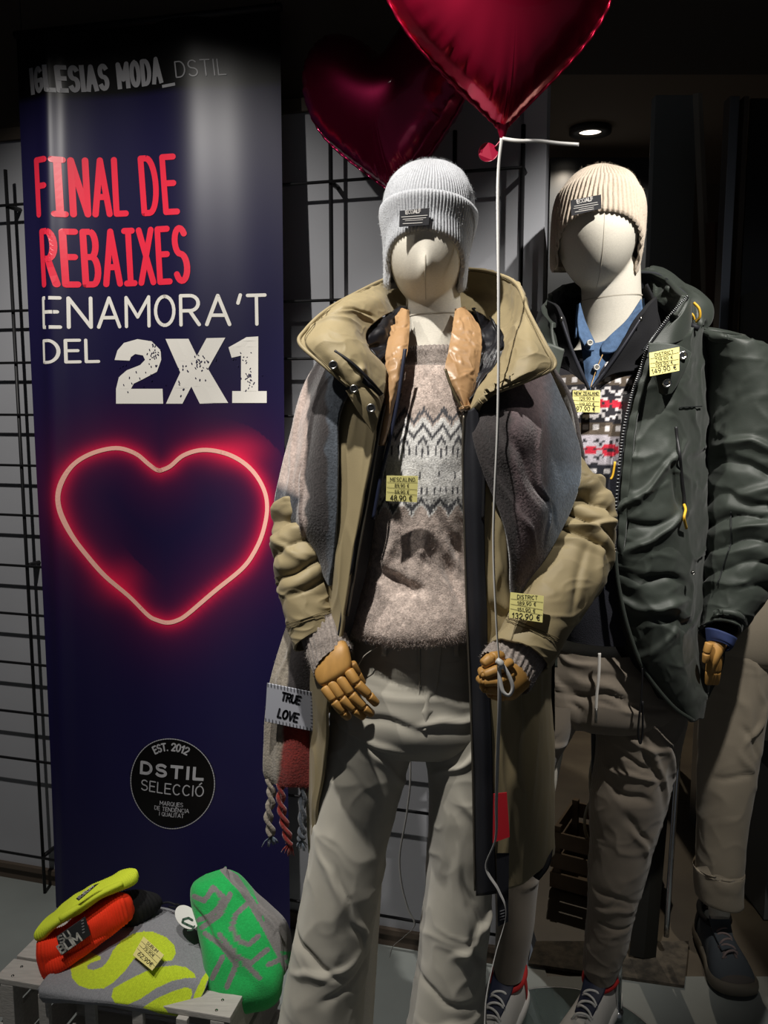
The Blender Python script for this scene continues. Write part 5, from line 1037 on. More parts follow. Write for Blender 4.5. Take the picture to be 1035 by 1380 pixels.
# ================================================================ sneakers
def sneaker(name, label, ankle, toe, cols, group=None, L=0.285):
    """cols: upper, sole, accent, tongue, lace, panel"""
    d = np.array((toe[0]-ankle[0], toe[1]-ankle[1], 0)); d /= np.linalg.norm(d); s_ = np.array((-d[1], d[0], 0)); base = np.array((ankle[0], ankle[1], 0.0))-d*0.075
    base[2] = ankle[2]
    t = thing(name, base+d*.14, label, 'sneaker', group)
    T = lambda q: base+np.asarray(q)[..., 0:1]*d+np.asarray(q)[..., 1:2]*s_+np.asarray(q)[..., 2:3]*np.array((0, 0, 1.0))
    xs = np.array([0, .02, .06, .10, .15, .20, .24, .265, .280, .285])*L/.285
    w_ = np.array([.012, .030, .036, .037, .041, .050, .050, .040, .022, .004])
    h_ = np.array([.075, .088, .092, .092, .082, .066, .054, .046, .038, .028])
    xi = np.linspace(0, L, 60); wi = catmull(np.stack([xs, w_, h_], -1), 60); xi, wi, hi = wi[:, 0], np.maximum(wi[:, 1], .003), wi[:, 2]
    al = np.linspace(0, math.pi, 30)
    g = np.stack([np.repeat(xi[:, None], 30, 1), wi[:, None]*np.sign(np.cos(al))[None]*np.abs(np.cos(al))[None]**.8, .018+(hi[:, None]-.018)*np.sin(al)[None]**.75], -1)
    link('upper', T(g.reshape(-1, 3)), gridfaces(60, 30), cols[0], t, solid=.003)
    sw_ = wi+.006; lift = .012*np.clip((xi-L*.72)/(L*.28), 0, 1)**2
    prof = ((.86, 0.0), (.98, .006), (1.0, .016), (.97, .026), (.86, .030))
    rows = []
    for k_, z_ in prof: rows.append(np.concatenate([np.stack([xi+(.006 if k_ > .9 else 0)*(xi/L*2-1), sw_*k_, z_+lift], -1), np.stack([xi[::-1]+(.006 if k_ > .9 else 0)*(xi[::-1]/L*2-1), -sw_[::-1]*k_, z_+lift[::-1]], -1)]))
    g = np.array(rows); nv, nu = g.shape[:2]; ff = gridfaces(nv, nu, True).tolist(); ff.append(list(range(nu))[::-1]); ff.append(list(range((nv-1)*nu, nv*nu)))
    link('sole', T(g.reshape(-1, 3)), ff, cols[1], t)
    # padded collar round the ankle
    an = np.linspace(0, 2*math.pi, 40); col_p = np.stack([.068+.052*np.cos(an), .034*np.sin(an), .094+.012*np.abs(np.cos(an))*np.where(np.cos(an) < 0, 1, -.2)], -1)
    v, f = tube_geo(T(col_p), .0075, 8, caps=False); link('collar', v, f, cols[2], t)
    # tongue
    tg = [[(.098, y_, .098-abs(y_)*.15+.030) for y_ in (-.022, 0, .022)], [(.112, y_, .095-abs(y_)*.2+.010) for y_ in (-.025, 0, .025)], [(.14, y_, .090-abs(y_)*.3) for y_ in (-.022, 0, .022)], [(.185, y_, .076-abs(y_)*.3) for y_ in (-.018, 0, .018)]]
    a_ = catmull(np.array(tg), 24); a_ = np.swapaxes(catmull(np.swapaxes(a_, 0, 1), 14), 0, 1)
    grid_obj('tongue', T(a_.reshape(-1, 3)).reshape(a_.shape), cols[3], t, solid=.006, soff=0)
    # lace panel either side and laces
    for sg in (-1, 1):
        pn = [[(x_, sg*(y_), np.interp(x_, xi, hi)*(1-.5*(y_/.036)**2)+.0035) for y_ in (.010, .017, .026)] for x_ in (.11, .14, .17, .20)]
        a_ = catmull(np.array(pn), 20); a_ = np.swapaxes(catmull(np.swapaxes(a_, 0, 1), 8), 0, 1)
        grid_obj('lace_panel', T(a_.reshape(-1, 3)).reshape(a_.shape), cols[5], t, solid=.003, soff=0)
    for k_ in range(6):
        x_ = .112+k_*.015; z_ = np.interp(x_, xi, hi)
        q = [(x_, -.020, z_-.006), (x_+.002, -.012, z_+.007), (x_+.005, 0, z_+.010), (x_+.009, .012, z_+.006), (x_+.012, .020, z_-.007)]
        if k_ % 2: q = [(a__, -b__, c__) for a__, b__, c__ in q]
        v, f = tube_geo(T(np.array(q)), .0028, 6, 16); link('lace', v, f, cols[4], t)
    # toe cap and heel tab
    i0 = 44; g = np.stack([np.repeat(xi[i0:, None], 30, 1)+.001, (wi[i0:, None]+.0015)*np.sign(np.cos(al))[None]*np.abs(np.cos(al))[None]**.8, .018+(hi[i0:, None]-.016)*np.sin(al)[None]**.75], -1)
    link('toe_cap', T(g.reshape(-1, 3)), gridfaces(60-i0, 30), cols[6], t)
    i1 = 12; g = np.stack([np.repeat(xi[:i1, None], 30, 1)-.001, (wi[:i1, None]+.002)*np.sign(np.cos(al))[None]*np.abs(np.cos(al))[None]**.8, .018+(hi[:i1, None]-.014)*np.sin(al)[None]**.75], -1)
    link('heel_tab', T(g.reshape(-1, 3)), gridfaces(i1, 30), cols[2], t)
    return t
fl0 = lambda x, y, z=0.0: ray_plane(x, y, (0, 0, z), np.array((0, 0, 1.0)))
wl = mat('white_leather', 'c9c6c0', 0.5); ws_ = mat('white_rubber', 'd6d4cf', 0.6); rd = mat('red_suede', 'b32626', 0.85); nv_ = mat('navy_badge', '1a2036', 0.6)
wc = (wl, ws_, rd, nv_, ws_, wl, wl)
ak = P(809, 1318, 1.785); sneaker('sneaker', 'white sneaker with red collar and navy tongue under the visible jogger leg', (ak[0], ak[1], .009), fl0(770, 1440), wc, 'white sneakers on the glass base')
ak = P(684, 1318, 1.785); sneaker('sneaker', 'white sneaker with red collar half hidden behind the cream trousers', (ak[0], ak[1], .009), fl0(650, 1440), wc, 'white sneakers on the glass base')

# ================================================================ half mannequin in chinos
hm = thing('trouser_form', (0.95, 2.03, 0), 'half mannequin trouser form behind the padded parka sleeve', 'mannequin')
m_chi = mat('beige_chino', '9a8f7d', 0.85, bump=0.15, bscale=500, var=0.06, vscale=12, sheen=0.15)
ch = thing('rolled_chinos', (0.95, 2.03, .14), 'beige chinos with rolled hems beside the dark parka', 'trousers')
loft('seat', [(935, 752, 1090, 752, 2.06, .10), (930, 790, 1098, 790, 2.06, .115), (925, 840, 1105, 840, 2.06, .125), (930, 880, 1102, 880, 2.06, .11), (960, 892, 1070, 892, 2.06, .06)], 90, 30, m_chi, ch)
cf_ = [fold(.03, .14, 75, .10, .009, .005), fold(.035, .24, -60, .06, .008, .008), fold(.02, .28, 50, .05, .009, -.006), fold(0, .1, 85, .2, .015, .003), fold(.02, .33, 40, .04, .009, .005), fold(-.01, .36, -10, .05, .008, -.005)]
loft('leg', [(930, 830, 1035, 850, 2.05, .095), (940, 880, 1042, 890, 2.045, .094), (943, 960, 1031, 960, 2.03, .085), (942, 1050, 1017, 1050, 2.015, .074), (941, 1110, 1006, 1112, 2.01, .068), (940, 1165, 1000, 1165, 2.005, .064), (942, 1205, 997, 1212, 2.0, .060)], 110, 140, m_chi, ch, disp=folds_fn(cf_, base=.003, bs=9, seed=14, crease=.0025, cs_=10))
loft('hem_cuff', [(937, 1169, 1000, 1172, 2.004, .0655), (936, 1171, 1001, 1174, 2.004, .069), (939, 1205, 998, 1214, 1.999, .065), (942, 1207, 996, 1213, 1.999, .059)], 80, 20, m_chi, ch, disp=folds_fn([fold(0, .02, 20, .04, .008, .004)], base=.003, bs=25, seed=4))
loft('leg', [(1030, 850, 1108, 840, 2.05, .09), (1050, 960, 1120, 960, 2.06, .082), (1058, 1110, 1122, 1110, 2.07, .066), (1060, 1190, 1118, 1190, 2.08, .060)], 60, 60, m_chi, ch, disp=folds_fn([], base=.005, bs=9, seed=17))
loft('hips', [(950, 745, 1080, 745, 2.06, .08), (945, 830, 1090, 830, 2.06, .10), (965, 885, 1075, 885, 2.06, .08)], 40, 14, m_linen, hm, caps=True)
for a_, b_ in (((950, 1025), (955, 985)), ((1040, 1100), (1070, 1105))):
    loft('leg', [(a_[0], 860, a_[1], 860, 2.05, .06), ((a_[0]+b_[0])/2, 1050, (a_[1]+b_[1])/2, 1050, 2.02, .045), (b_[0], 1215, b_[1], 1215, 2.01 if b_[0] < 1000 else 2.08, .028), (b_[0]+3, 1238, b_[1]-3, 1238, 2.0 if b_[0] < 1000 else 2.08, .026)], 24, 16, m_linen, hm, caps=True)
dg = mat('charcoal_mesh', '4c5258', 0.85, bump=0.3, bscale=500); dsu = mat('dark_suede', '5c5652', 0.9, bump=.2, bscale=300); dso = mat('khaki_midsole', '6f685c', 0.7); dpl = mat('mauve_lace', '8b7b78', 0.8); dco = mat('black_lining_knit', '1c1c20', 0.9)
ak = P(964, 1222, 2.035); tz = fl0(1000, 1355)
sneaker('sneaker', 'dark grey sneaker with mauve laces under the rolled chino hem', (ak[0], ak[1], 0.0), tz, (dg, dso, dco, dg, dpl, mat('mauve_suede', '6d6260', 0.9), dsu), 'dark sneakers of the trouser form', L=.268)
ak = P(1088, 1205, 2.08)
sneaker('sneaker', 'dark grey sneaker under the chino leg farther from the joggers', (ak[0], ak[1], 0.0), (ak[0]+.03, ak[1]-.2, 0), (dg, dso, dco, dg, dpl, MATS['mauve_suede'], dsu), 'dark sneakers of the trouser form', L=.30)
# ================================================================ foil balloons
def foil_heart(name, label, tip, scale, rz, tilt, colr, rough, thick):
    t = thing(name, tip, label, 'balloon')
    tt = np.linspace(0, 2*math.pi, 220, endpoint=False)
    hx = 16*np.sign(np.sin(tt))*np.abs(np.sin(tt))**2.0; hy = 13*np.cos(tt)-5*np.cos(2*tt)-2*np.cos(3*tt)-np.cos(4*tt)
    hx *= 0.98; hy = hy+17
    cx, cy = 0, 18.5
    R = np.array(rotm(0, tilt, rz)); rows = []
    NR = 46; rr_ = np.sin(np.linspace(0, 1, NR)*math.pi/2)
    # inflated height: a membrane over the outline
    N = 110; gx = np.linspace(-18, 18, N); gy = np.linspace(-2, 34, N); GX, GY = np.meshgrid(gx, gy)
    ins = inpoly(GX, GY, list(zip(hx, hy))); ph_ = np.zeros((N, N))
    for _ in range(900):
        q = (np.roll(ph_, 1, 0)+np.roll(ph_, -1, 0)+np.roll(ph_, 1, 1)+np.roll(ph_, -1, 1))/4+1.0; ph_ = np.where(ins, q, 0)
    ph_ /= ph_.max()
    def mem(x, y):
        u_ = np.clip((x+18)/36*(N-1), 0, N-2.001); v_ = np.clip((y+2)/36*(N-1), 0, N-2.001); i_ = u_.astype(int); j_ = v_.astype(int); a_ = u_-i_; b_ = v_-j_
        return (ph_[j_, i_]*(1-a_)*(1-b_)+ph_[j_, i_+1]*a_*(1-b_)+ph_[j_+1, i_]*(1-a_)*b_+ph_[j_+1, i_+1]*a_*b_)
    def sheet(sg):
        rows = []
        for r_ in rr_:
            x = cx+(hx-cx)*r_; y = cy+(hy-cy)*r_
            hgt = thick*np.sqrt(np.clip(mem(x, y), 0, 1))*np.clip((1-r_)*25, 0, 1)**.5
            edge = np.exp(-((1-r_)/.11)**2)*(.35+.65*(np.sin(3*tt+1.3)*np.sin(7*tt) > -.1))
            ph = 70*tt+6*np.sin(5*tt)
            cr = (.32*np.sin(ph)+.22*np.sin(ph*.53+1))*edge*np.clip((1-r_)*16, 0, 1)
            cr += .06*np.sin(23*tt+4*r_)*np.exp(-((1-r_)/.3)**2)*np.clip((1-r_)*6, 0, 1)
            rows.append(np.stack([x, sg*(hgt+cr), y], -1))
        return np.array(rows)*scale
    for sg in (-1, 1):
        g = sheet(sg) @ R.T+np.array(tip)
        m = mat('foil_'+name+colr, colr, rough, metal=0.82, var=.06, vscale=6, coat=.3)
        o = grid_obj('foil_front' if sg < 0 else 'foil_back', g, m, t, True)
    hem = np.stack([hx*1.012, 0*hx, (hy-cy)*1.012+cy], -1)*scale
    g = np.stack([np.stack([hx, 0*hx-.05, hy], -1)*scale, np.stack([hx*1.025, .25*np.sin(60*tt), (hy-cy)*1.025+cy], -1)*scale]) @ R.T+np.array(tip)
    grid_obj('seam_edge', g, MATS['foil_'+name+colr], t, True, solid=.0008)
    return t, R
tip = P(677, 176, 1.42)
bl, R_ = foil_heart('heart_balloon', 'large shiny red heart foil balloon hovering above the grey beanie', tip, .0120, 8, -2, 'c01840', .32, 7.0)
tube('neck', [tip+np.array((0, 0, .012)), P(677, 184, 1.42), P(676, 190, 1.42)], np.array((.012, .005, .004)), MATS['foil_heart_balloonc01840'], bl, n=12, samples=10)
V = [P(658, 205, 1.42)+np.array((.0155*math.cos(a_), 0.003*math.sin(2*a_), .0145*math.sin(a_))) for a_ in np.linspace(0, 2*math.pi, 28, endpoint=False)]
link('inflation_tab', V+[q+np.array((0, .0015, 0)) for q in V], [list(range(28)), list(range(28, 56))[::-1]]+[[i, (i+1) % 28, 28+(i+1) % 28, 28+i] for i in range(28)], mat('red_film', '8e1230', .35), bl, smooth=False)
tube('tab_neck', [P(676, 188, 1.42), P(672, 193, 1.42), P(667, 199, 1.42)], .004, MATS['red_film'], bl, n=8, samples=10, flat=(1, .4))
tip2 = P(537, 266, 1.86)
b2, _ = foil_heart('heart_balloon', 'red heart foil balloon with shade put into its colour hovering by the grid behind the grey beanie', tip2, .0124, -26, -6, '8c1040', .26, 6.6)  # same foil as the front balloon, dimmer light painted in as darker red
m_rb = mat('white_satin_ribbon', 'c2c0bc', .4, sheen=.2)
rbt = thing('balloon_ribbon', P(655, 1380, 1.30), 'long white ribbon from the red balloon down through the wooden fist', 'ribbon')
ribbon('strand', [P(676, 186, 1.415), P(671, 250, 1.41), P(672, 400, 1.36), P(671, 560, 1.31), P(665, 720, 1.27), P(669, 840, 1.235), P(673, 892, 1.222)], .0052, m_rb, rbt, 140, twist=1.1)
ribbon('loop', [P(672, 890, 1.220), P(680, 900, 1.214), P(688, 915, 1.212), P(691, 928, 1.212), P(686, 937, 1.212), P(678, 932, 1.213), P(674, 915, 1.215), P(672, 895, 1.218)], .0055, m_rb, rbt, 70)
tube('knot', [P(670, 890, 1.216), P(675, 894, 1.212), P(674, 899, 1.216)], .005, m_rb, rbt, n=8, samples=8)
ribbon('tail', [P(673, 895, 1.216), P(673, 950, 1.228), P(671, 1010, 1.25), P(669, 1080, 1.28), P(668, 1130, 1.30), P(655, 1168, 1.305), P(672, 1200, 1.305), P(682, 1232, 1.305), P(668, 1285, 1.31), P(656, 1340, 1.32), P(653, 1390, 1.33), P(650, 1500, 1.35)], .0058, m_rb, rbt, 160, twist=2.0)
ribbon('short_end', [P(677, 187, 1.415), P(700, 190, 1.41), P(725, 190, 1.42), P(752, 193, 1.43), P(780, 195, 1.44)], .0060, m_rb, rbt, 50)
r2t = thing('balloon_ribbon', P(533, 1285, 1.85), 'thin white ribbon of the rear balloon seen between the cream trouser legs', 'ribbon')
ribbon('strand', [P(537, 268, 1.86), P(538, 500, 1.86), P(545, 800, 1.84), P(553, 1020, 1.80), P(549, 1090, 1.80), P(539, 1150, 1.80), P(541, 1190, 1.80), P(550, 1225, 1.80), P(559, 1246, 1.80), P(545, 1262, 1.79), P(530, 1275, 1.79), P(525, 1290, 1.79)], .0045, m_rb, r2t, 160, twist=1.0)
tube('tied_neck', [tip2+np.array((0, 0, .012)), tip2-np.array((0, 0, .02))], np.array((.011, .004)), MATS['foil_heart_balloon8c1040'], b2, n=10, samples=6)
# ================================================================ white crate with knitwear
m_wp = mat('whitewashed_wood', 'b5b1aa', .8, bump=.3, bscale=60, stretch=(1, 8, 8), var=.12, vscale=20)
cr_ = thing('wooden_crate', (-.5, 1.6, 0), 'whitewashed slatted wooden crate carrying folded knitwear', 'crate')
CA = np.array((-.755, 1.545)); cd = np.array((.46, -.105)); CL = np.linalg.norm(cd); cd = cd/CL; cn = np.array((-cd[1], cd[0]))
CYAW = math.atan2(cd[1], cd[0]); CDp = .27; CHt = .275
def cbox(name, s0, s1, n0, n1, z0, z1):
    c = CA+cd*(s0+s1)/2+cn*(n0+n1)/2
    return box(name, (s1-s0, n1-n0, z1-z0), (c[0], c[1], (z0+z1)/2), m_wp, cr_, rot=(0, 0, CYAW), bev=.002)
for s in (0, CL-.028):
    for n_ in (0, CDp-.028): cbox('corner_post', s, s+.028, n_, n_+.028, 0, CHt-.012)
for k_ in range(4): cbox('top_slat', -.012, CL+.012, k_*.068, k_*.068+.060, CHt-.012, CHt)
for k_ in range(3):
    z0 = .02+k_*.085; cbox('side_slat', 0, CL, CDp-.001, CDp+.010, z0, z0+.07)
    cbox('end_slat', -.010, .001, .002, CDp-.002, z0, z0+.07); cbox('end_slat', CL-.001, CL+.010, .002, CDp-.002, z0, z0+.07)
for s in (.09, .19, .29, .38): cbox('front_slat', s, s+.022, -.010, .001, .0, CHt-.012)
cbox('bottom_board', 0, CL, 0, CDp, .0, .012)
for s_, n_ in ((.02, .012), (.02, .04), (CL-.02, .012), (CL-.02, .04)):
    c = CA+cd*s_+cn*n_; tube('nail', [(c[0], c[1], CHt-.001), (c[0], c[1], CHt+.0012)], .003, m_metal, cr_, n=8)
# small white board lying on the crate's left end
box('label_board', (.085, .10, .008), (*(CA+cd*.055+cn*.13), CHt+.006), m_wp, rot=(.05, -.08, CYAW+.5), bev=.002, label='small white wooden board under the orange beanie', cat='board')

# ---- grey jumper with lime lettering
m_gk = mat('printed_knit', rough=.95, attr=True, bump=.5, bscale=420, var=.12, vscale=260, sheen=.2)
S_up = [(95, 1305), (101, 1296), (121, 1283), (136, 1289), (136, 1293), (122, 1298), (117, 1302), (119, 1306), (126, 1307), (138, 1303), (146, 1294), (152, 1281), (163, 1268), (180, 1258), (194, 1255), (207, 1256), (224, 1263), (235, 1274), (237, 1285), (232, 1294), (220, 1296), (205, 1284), (192, 1284), (180, 1293), (168, 1309), (152, 1325), (140, 1332), (120, 1333), (106, 1328), (97, 1318)]
S_lo = [(150, 1343), (153, 1332), (170, 1322), (196, 1309), (215, 1303), (235, 1301), (250, 1303), (262, 1312), (264, 1318), (250, 1318), (232, 1322), (210, 1332), (190, 1346), (172, 1354), (155, 1352)]
S_l2 = [(192, 1358), (210, 1346), (232, 1336), (248, 1331), (258, 1332), (259, 1340), (250, 1364), (240, 1370), (215, 1366)]
S_l3 = [(262, 1340), (272, 1318), (279, 1309), (281, 1318), (275, 1335), (262, 1360), (256, 1366)]
cg_ = np.array(lin('8d8e92')); cl_ = np.array(lin('c3d92c'))
def col_s(U, V, g):
    x, y = proj(g); o = np.broadcast_to(cg_, g.shape).copy()
    for pl_ in (S_up, S_lo, S_l2, S_l3): o[inpoly(x, y, pl_)] = cl_
    return o*(1+.05*np.sin(U*1500))[..., None]
gj = thing('folded_jumper', P(165, 1345, 1.5), 'folded grey knit jumper with big lime green lettering on the crate', 'jumper')
rows = [[(168, 1232, 1.72), (200, 1221, 1.72), (235, 1226, 1.71), (270, 1245, 1.69)], [(150, 1245, 1.66), (195, 1234, 1.66), (238, 1240, 1.65), (276, 1262, 1.63)], [(110, 1283, 1.59), (172, 1272, 1.58), (225, 1275, 1.57), (281, 1295, 1.56)], [(74, 1312, 1.535), (150, 1308, 1.52), (215, 1310, 1.51), (281, 1320, 1.515)], [(55, 1331, 1.505), (130, 1340, 1.475), (200, 1348, 1.47), (268, 1350, 1.485)], [(53, 1342, 1.50), (120, 1349, 1.468), (195, 1359, 1.462), (255, 1368, 1.468)], [(58, 1350, 1.505), (122, 1353, 1.472), (195, 1366, 1.466), (250, 1373, 1.472)]]
patch('folded_body', rows, 230, 200, m_gk, gj, disp=folds_fn([], base=.003, bs=12, seed=2), thick=.022, col=col_s)
tube('folded_edge', [P(168, 1236, 1.715), P(150, 1248, 1.66), P(108, 1288, 1.59), P(72, 1318, 1.535), P(57, 1338, 1.508)], .012, mat('grey_knit', '8d8e92', .95, bump=.5, bscale=420), gj, n=12, samples=40)
# ---- orange beanie, black one behind it, yellow one on top
m_or = mat('neon_orange_knit', 'ff3a12', .85, bump=.3, bscale=400); m_ye = mat('neon_yellow_knit', 'd8e83a', .85, bump=.3, bscale=400); m_bkn = mat('black_knit', '141416', .9, bump=.3, bscale=400)
ob = thing('folded_beanie', P(110, 1300, 1.58), 'neon orange ribbed beanie with black woven badge on the crate', 'beanie', None)
loft('body', [(53, 1266, 63, 1319, 1.565, .010), (60, 1262, 70, 1313, 1.563, .028), (85, 1249, 94, 1291, 1.575, .034), (115, 1229, 124, 1271, 1.59, .036), (145, 1210, 155, 1252, 1.605, .034), (160, 1203, 168, 1242, 1.615, .028), (165, 1205, 170, 1235, 1.625, .010)], 60, 240, m_or, ob, disp=lambda U, V, g: .0008*np.sin(V*1500)+.003*fbm(g*25, 2), caps=True, ex=2.6)
loft('cuff_fold', [(56, 1285, 64, 1322, 1.552, .008), (72, 1284, 80, 1310, 1.550, .020), (100, 1270, 108, 1290, 1.565, .022), (135, 1250, 142, 1266, 1.585, .020), (162, 1235, 168, 1246, 1.605, .008)], 40, 160, m_or, ob, disp=lambda U, V, g: .0007*np.sin(V*1500)+.002*fbm(g*25, 2), caps=True)
lp, mp_ = card('woven_badge', [(76, 1263), (115, 1236), (122, 1260), (83, 1288)], (1.531, 1.552, 1.549, 1.528), m_lab, ob, .004)
decal('lettering', text_px('SU', 82, 1271, 96, 1262, 9, .25), 2.3, mp_, m_labt, lp)
decal('lettering', text_px('BLIM', 83, 1285, 110, 1267, 11, .2), 2.6, mp_, m_labt, lp)
decal('print', [[(110+.4*i, 1241+4*i), (112+.4*i, 1240+4*i)] for i in range(5)], 1.6, mp_, m_gry, lp, kind='stuff')
bb = thing('folded_beanie', P(185, 1245, 1.64), 'black knit beanie folded behind the neon orange one', 'beanie')
loft('body', [(160, 1203, 168, 1250, 1.645, .015), (175, 1202, 182, 1245, 1.65, .030), (195, 1201, 200, 1232, 1.67, .032), (207, 1203, 210, 1220, 1.69, .02), (211, 1207, 211, 1214, 1.695, .006)], 50, 90, m_bkn, bb, disp=lambda U, V, g: .001*np.sin(V*900)+.002*fbm(g*25, 2), caps=True)
yb = thing('folded_beanie', P(110, 1240, 1.60), 'neon yellow knit beanie lying on top of the orange one', 'beanie')
loft('body', [(52, 1252, 55, 1264, 1.572, .012), (58, 1243, 64, 1259, 1.570, .022), (80, 1225, 88, 1240, 1.578, .030), (105, 1207, 114, 1223, 1.592, .032), (130, 1192, 139, 1208, 1.608, .030), (155, 1182, 162, 1198, 1.625, .028), (175, 1172, 179, 1188, 1.645, .024), (182, 1171, 185, 1182, 1.652, .012)], 50, 200, m_ye, yb, disp=lambda U, V, g: .0006*np.sin(V*1700)+.003*fbm(g*25, 2), caps=True, ex=2.4)
loft('cuff_fold', [(78, 1236, 83, 1243, 1.545, .004), (84, 1231, 89, 1239, 1.548, .008), (105, 1218, 109, 1225, 1.562, .010), (132, 1201, 136, 1208, 1.580, .010), (158, 1189, 161, 1196, 1.600, .008), (164, 1187, 166, 1193, 1.606, .003)], 30, 120, m_ye, yb, caps=True)
lp, mp_ = card('woven_badge', [(102, 1211), (128, 1192), (134, 1190), (106, 1214)], (1.553, 1.571, 1.574, 1.552), m_lab, yb, .002)
decal('lettering', text_px('SUBLIM', 106, 1211.5, 126, 1195.5, 3.0, .2), .8, mp_, m_labt, lp)
# ---- green and grey knit
cgr = np.array(lin('1fae54')); cgy = np.array(lin('7d7a78'))
lines_g = [[(262, 1208), (275, 1214), (281, 1206), (287, 1196), (302, 1210), (293, 1225), (283, 1234), (268, 1240)], [(300, 1172), (330, 1205), (358, 1252), (388, 1310)], [(310, 1205), (296, 1233), (272, 1250)], [(312, 1250), (318, 1232), (332, 1219)], [(312, 1250), (322, 1268), (335, 1273), (348, 1262)], [(296, 1260), (320, 1290), (338, 1298), (360, 1280)], [(276, 1258), (300, 1275), (318, 1300), (306, 1330)], [(286, 1318), (300, 1290)], [(330, 1298), (350, 1318)], [(362, 1300), (385, 1290)], [(297, 1168), (318, 1182), (345, 1222), (365, 1240)]]
def col_g(U, V, g):
    x, y = proj(g); o = np.broadcast_to(cgr, g.shape).copy(); dmin = np.full(x.shape, 1e9)
    for l_ in lines_g:
        for (ax, ay), (bx, by) in zip(l_[:-1], l_[1:]):
            vx, vy = bx-ax, by-ay; t_ = np.clip(((x-ax)*vx+(y-ay)*vy)/(vx*vx+vy*vy), 0, 1); dmin = np.minimum(dmin, np.hypot(x-ax-t_*vx, y-ay-t_*vy))
    o[dmin < 3.6] = cgy
    o[(x > 352+.35*(y-1230)) & (y < 1282)] = cgy
    return o
gs = thing('rolled_knit_scarf', P(325, 1330, 1.55), 'bright green and grey lettered knit rolled up on the crate', 'scarf')
loft('roll', [(277, 1176, 303, 1169, 1.66, .006), (262, 1187, 316, 1177, 1.655, .040), (258, 1203, 336, 1194, 1.645, .055), (262, 1232, 362, 1220, 1.625, .062), (270, 1265, 384, 1245, 1.60, .066), (277, 1297, 390, 1278, 1.575, .066), (282, 1325, 389, 1305, 1.555, .062), (284, 1336, 384, 1316, 1.552, .055), (290, 1336, 376, 1318, 1.56, .046), (300, 1328, 366, 1312, 1.58, .036)], 210, 200, m_gk, gs, col=col_g, disp=folds_fn([fold(.05, .1, 75, .1, .010, .010), fold(.075, .1, 75, .12, .008, -.010), fold(-.03, .14, 60, .08, .012, -.006)], base=.006, bs=14, seed=6), ex=2.8)
# ---- swing tag and price tag
sg = thing('swing_tag', P(252, 1250, 1.60), 'round white swing tag with green leaf mark on the grey jumper', 'swing tag')
q4 = [(236, 1224), (268, 1232), (270, 1262), (238, 1256)]
q, n_ = plane4(q4, (1.635, 1.625, 1.580, 1.590)); c_ = sum(q)/4; e1 = (q[1]-q[0])/2*.98; e2 = (q[3]-q[0])/2*.98
V = [c_+e1*math.cos(a_)+e2*math.sin(a_)+n_*.020 for a_ in np.linspace(0, 2*math.pi, 32, endpoint=False)]
link('disc', V+[p-n_*.0012 for p in V], [list(range(32)), list(range(32, 64))[::-1]]+[[i, (i+1) % 32, 32+(i+1) % 32, 32+i] for i in range(32)], mat('tag_card_white', 'd9d8d2', .6), sg, smooth=False)
mp_ = lambda x, y: ray_plane(x, y, V[0]+n_*.0008, n_)
decal('leaf_mark', [[(259, 1240), (254, 1237), (247, 1239), (246, 1243), (252, 1246), (259, 1249)]], 3.2, mp_, mat('dark_green_ink', '1f4a34', .6), sg)
decal('leaf_mark', [[(262, 1248), (259, 1253), (253, 1254)]], 2.2, mp_, MATS['dark_green_ink'], sg)
tube('black_loop', [P(214, 1219, 1.69), P(226, 1216, 1.685), P(236, 1219, 1.675), P(244, 1222, 1.662), P(250, 1228, 1.645), P(240, 1224, 1.662), P(228, 1222, 1.68)], .0022, m_tape, sg, n=6, samples=40)
tube('clip', [P(238, 1219, 1.668), P(252, 1225, 1.65)], .0032, m_tape, sg, n=8)
price_tag([(193.5, 1262), (221, 1287), (205, 1308), (179, 1287)], (1.575, 1.525, 1.490, 1.535), 'yellow price tag reading 62,90 lying on the grey folded jumper',
  [('SUBLIM', 197, 1272, 211, 1284, 4, .7), ('79,90\u20ac', 193, 1278, 206, 1290, 4, .7), ('62,90\u20ac', 185, 1286.5, 203, 1302.5, 5.5, .95)])

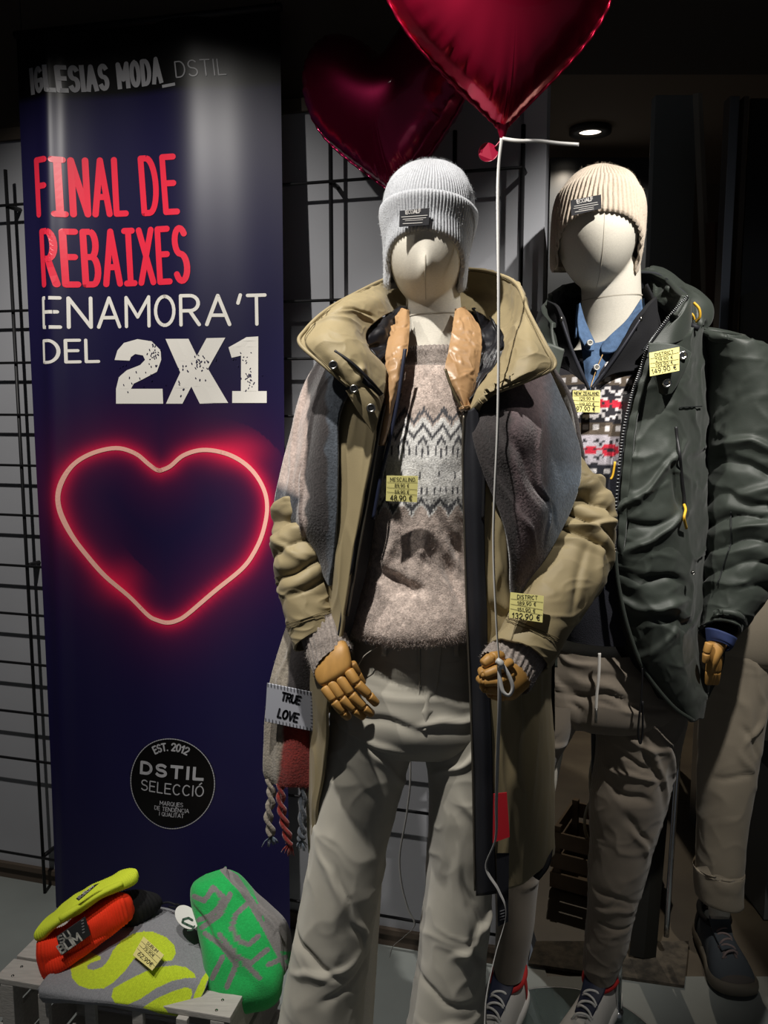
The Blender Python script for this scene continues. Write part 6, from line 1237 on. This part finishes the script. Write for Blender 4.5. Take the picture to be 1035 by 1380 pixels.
# ================================================================ small things on the shop floor
m_bw = mat('weathered_slats', '6b5a45', .8, bump=.3, bscale=60, var=.15, vscale=15)
sc_ = thing('cable_crate', (.56, 2.42, 0), 'small dark wooden slatted crate holding cables behind the joggers', 'crate')
A = fl0(745, 1196); B = fl0(840, 1222); u_ = (B-A)/np.linalg.norm(B-A); n2 = np.array((-u_[1], u_[0], 0)); yw = math.atan2(u_[1], u_[0]); CLn = .26
def sbox(name, s0, s1, n0, n1, z0, z1):
    c = A+u_*(s0+s1)/2+n2*(n0+n1)/2
    return box(name, (s1-s0, n1-n0, z1-z0), (c[0], c[1], (z0+z1)/2), m_bw, sc_, rot=(0, 0, yw), bev=.0015)
for k_ in range(3):
    z0 = .005+k_*.062
    sbox('slat', 0, CLn, -.008, 0, z0, z0+.046); sbox('slat', 0, CLn, .20, .208, z0, z0+.046); sbox('slat', -.008, 0, -.008, .208, z0, z0+.046); sbox('slat', CLn, CLn+.008, -.008, .208, z0, z0+.046)
for s in (0, CLn-.018):
    for n_ in (0, .182): sbox('corner_block', s, s+.018, n_, n_+.018, 0, .19)
sbox('base_board', 0, CLn, 0, .2, 0, .008)
cb_ = thing('cable_coil', A+u_*.12+n2*.08, 'loose loops of pale cable standing in the dark crate', 'cable')
c0 = A+u_*.10+n2*.08
for k_ in range(4):
    a_ = np.linspace(0, 2*math.pi, 30); r1 = .045+.012*k_; ang = .5+k_*.5
    q = np.stack([c0[0]+r1*np.cos(a_)*math.cos(ang)+.01*k_, c0[1]+r1*np.cos(a_)*math.sin(ang), .20+.03*k_+1.6*r1*np.sin(a_)], -1)
    tube('loop', q, .0045, mat('pale_cable', '9b9480', .6), cb_, n=6)
tube('plug_lead', [c0, c0+np.array((.0, 0, .14))], .006, MATS['pale_cable'], cb_, n=6)
box('black_case', (.09, .05, .30), (*(A+u_*.17+n2*.13)[:2], .17), m_tape, rot=(.08, .06, yw), bev=.004, label='slim black case standing in the cable crate', cat='case')
tube('black_pole', [fl0(806, 1240), P(802, 960, 2.24), P(800, 700, 2.24)], .012, MATS['black_lacquer'], n=10, samples=8, label='black upright pole behind the jogger legs', cat='pole')
bpy.context.view_layer.update()
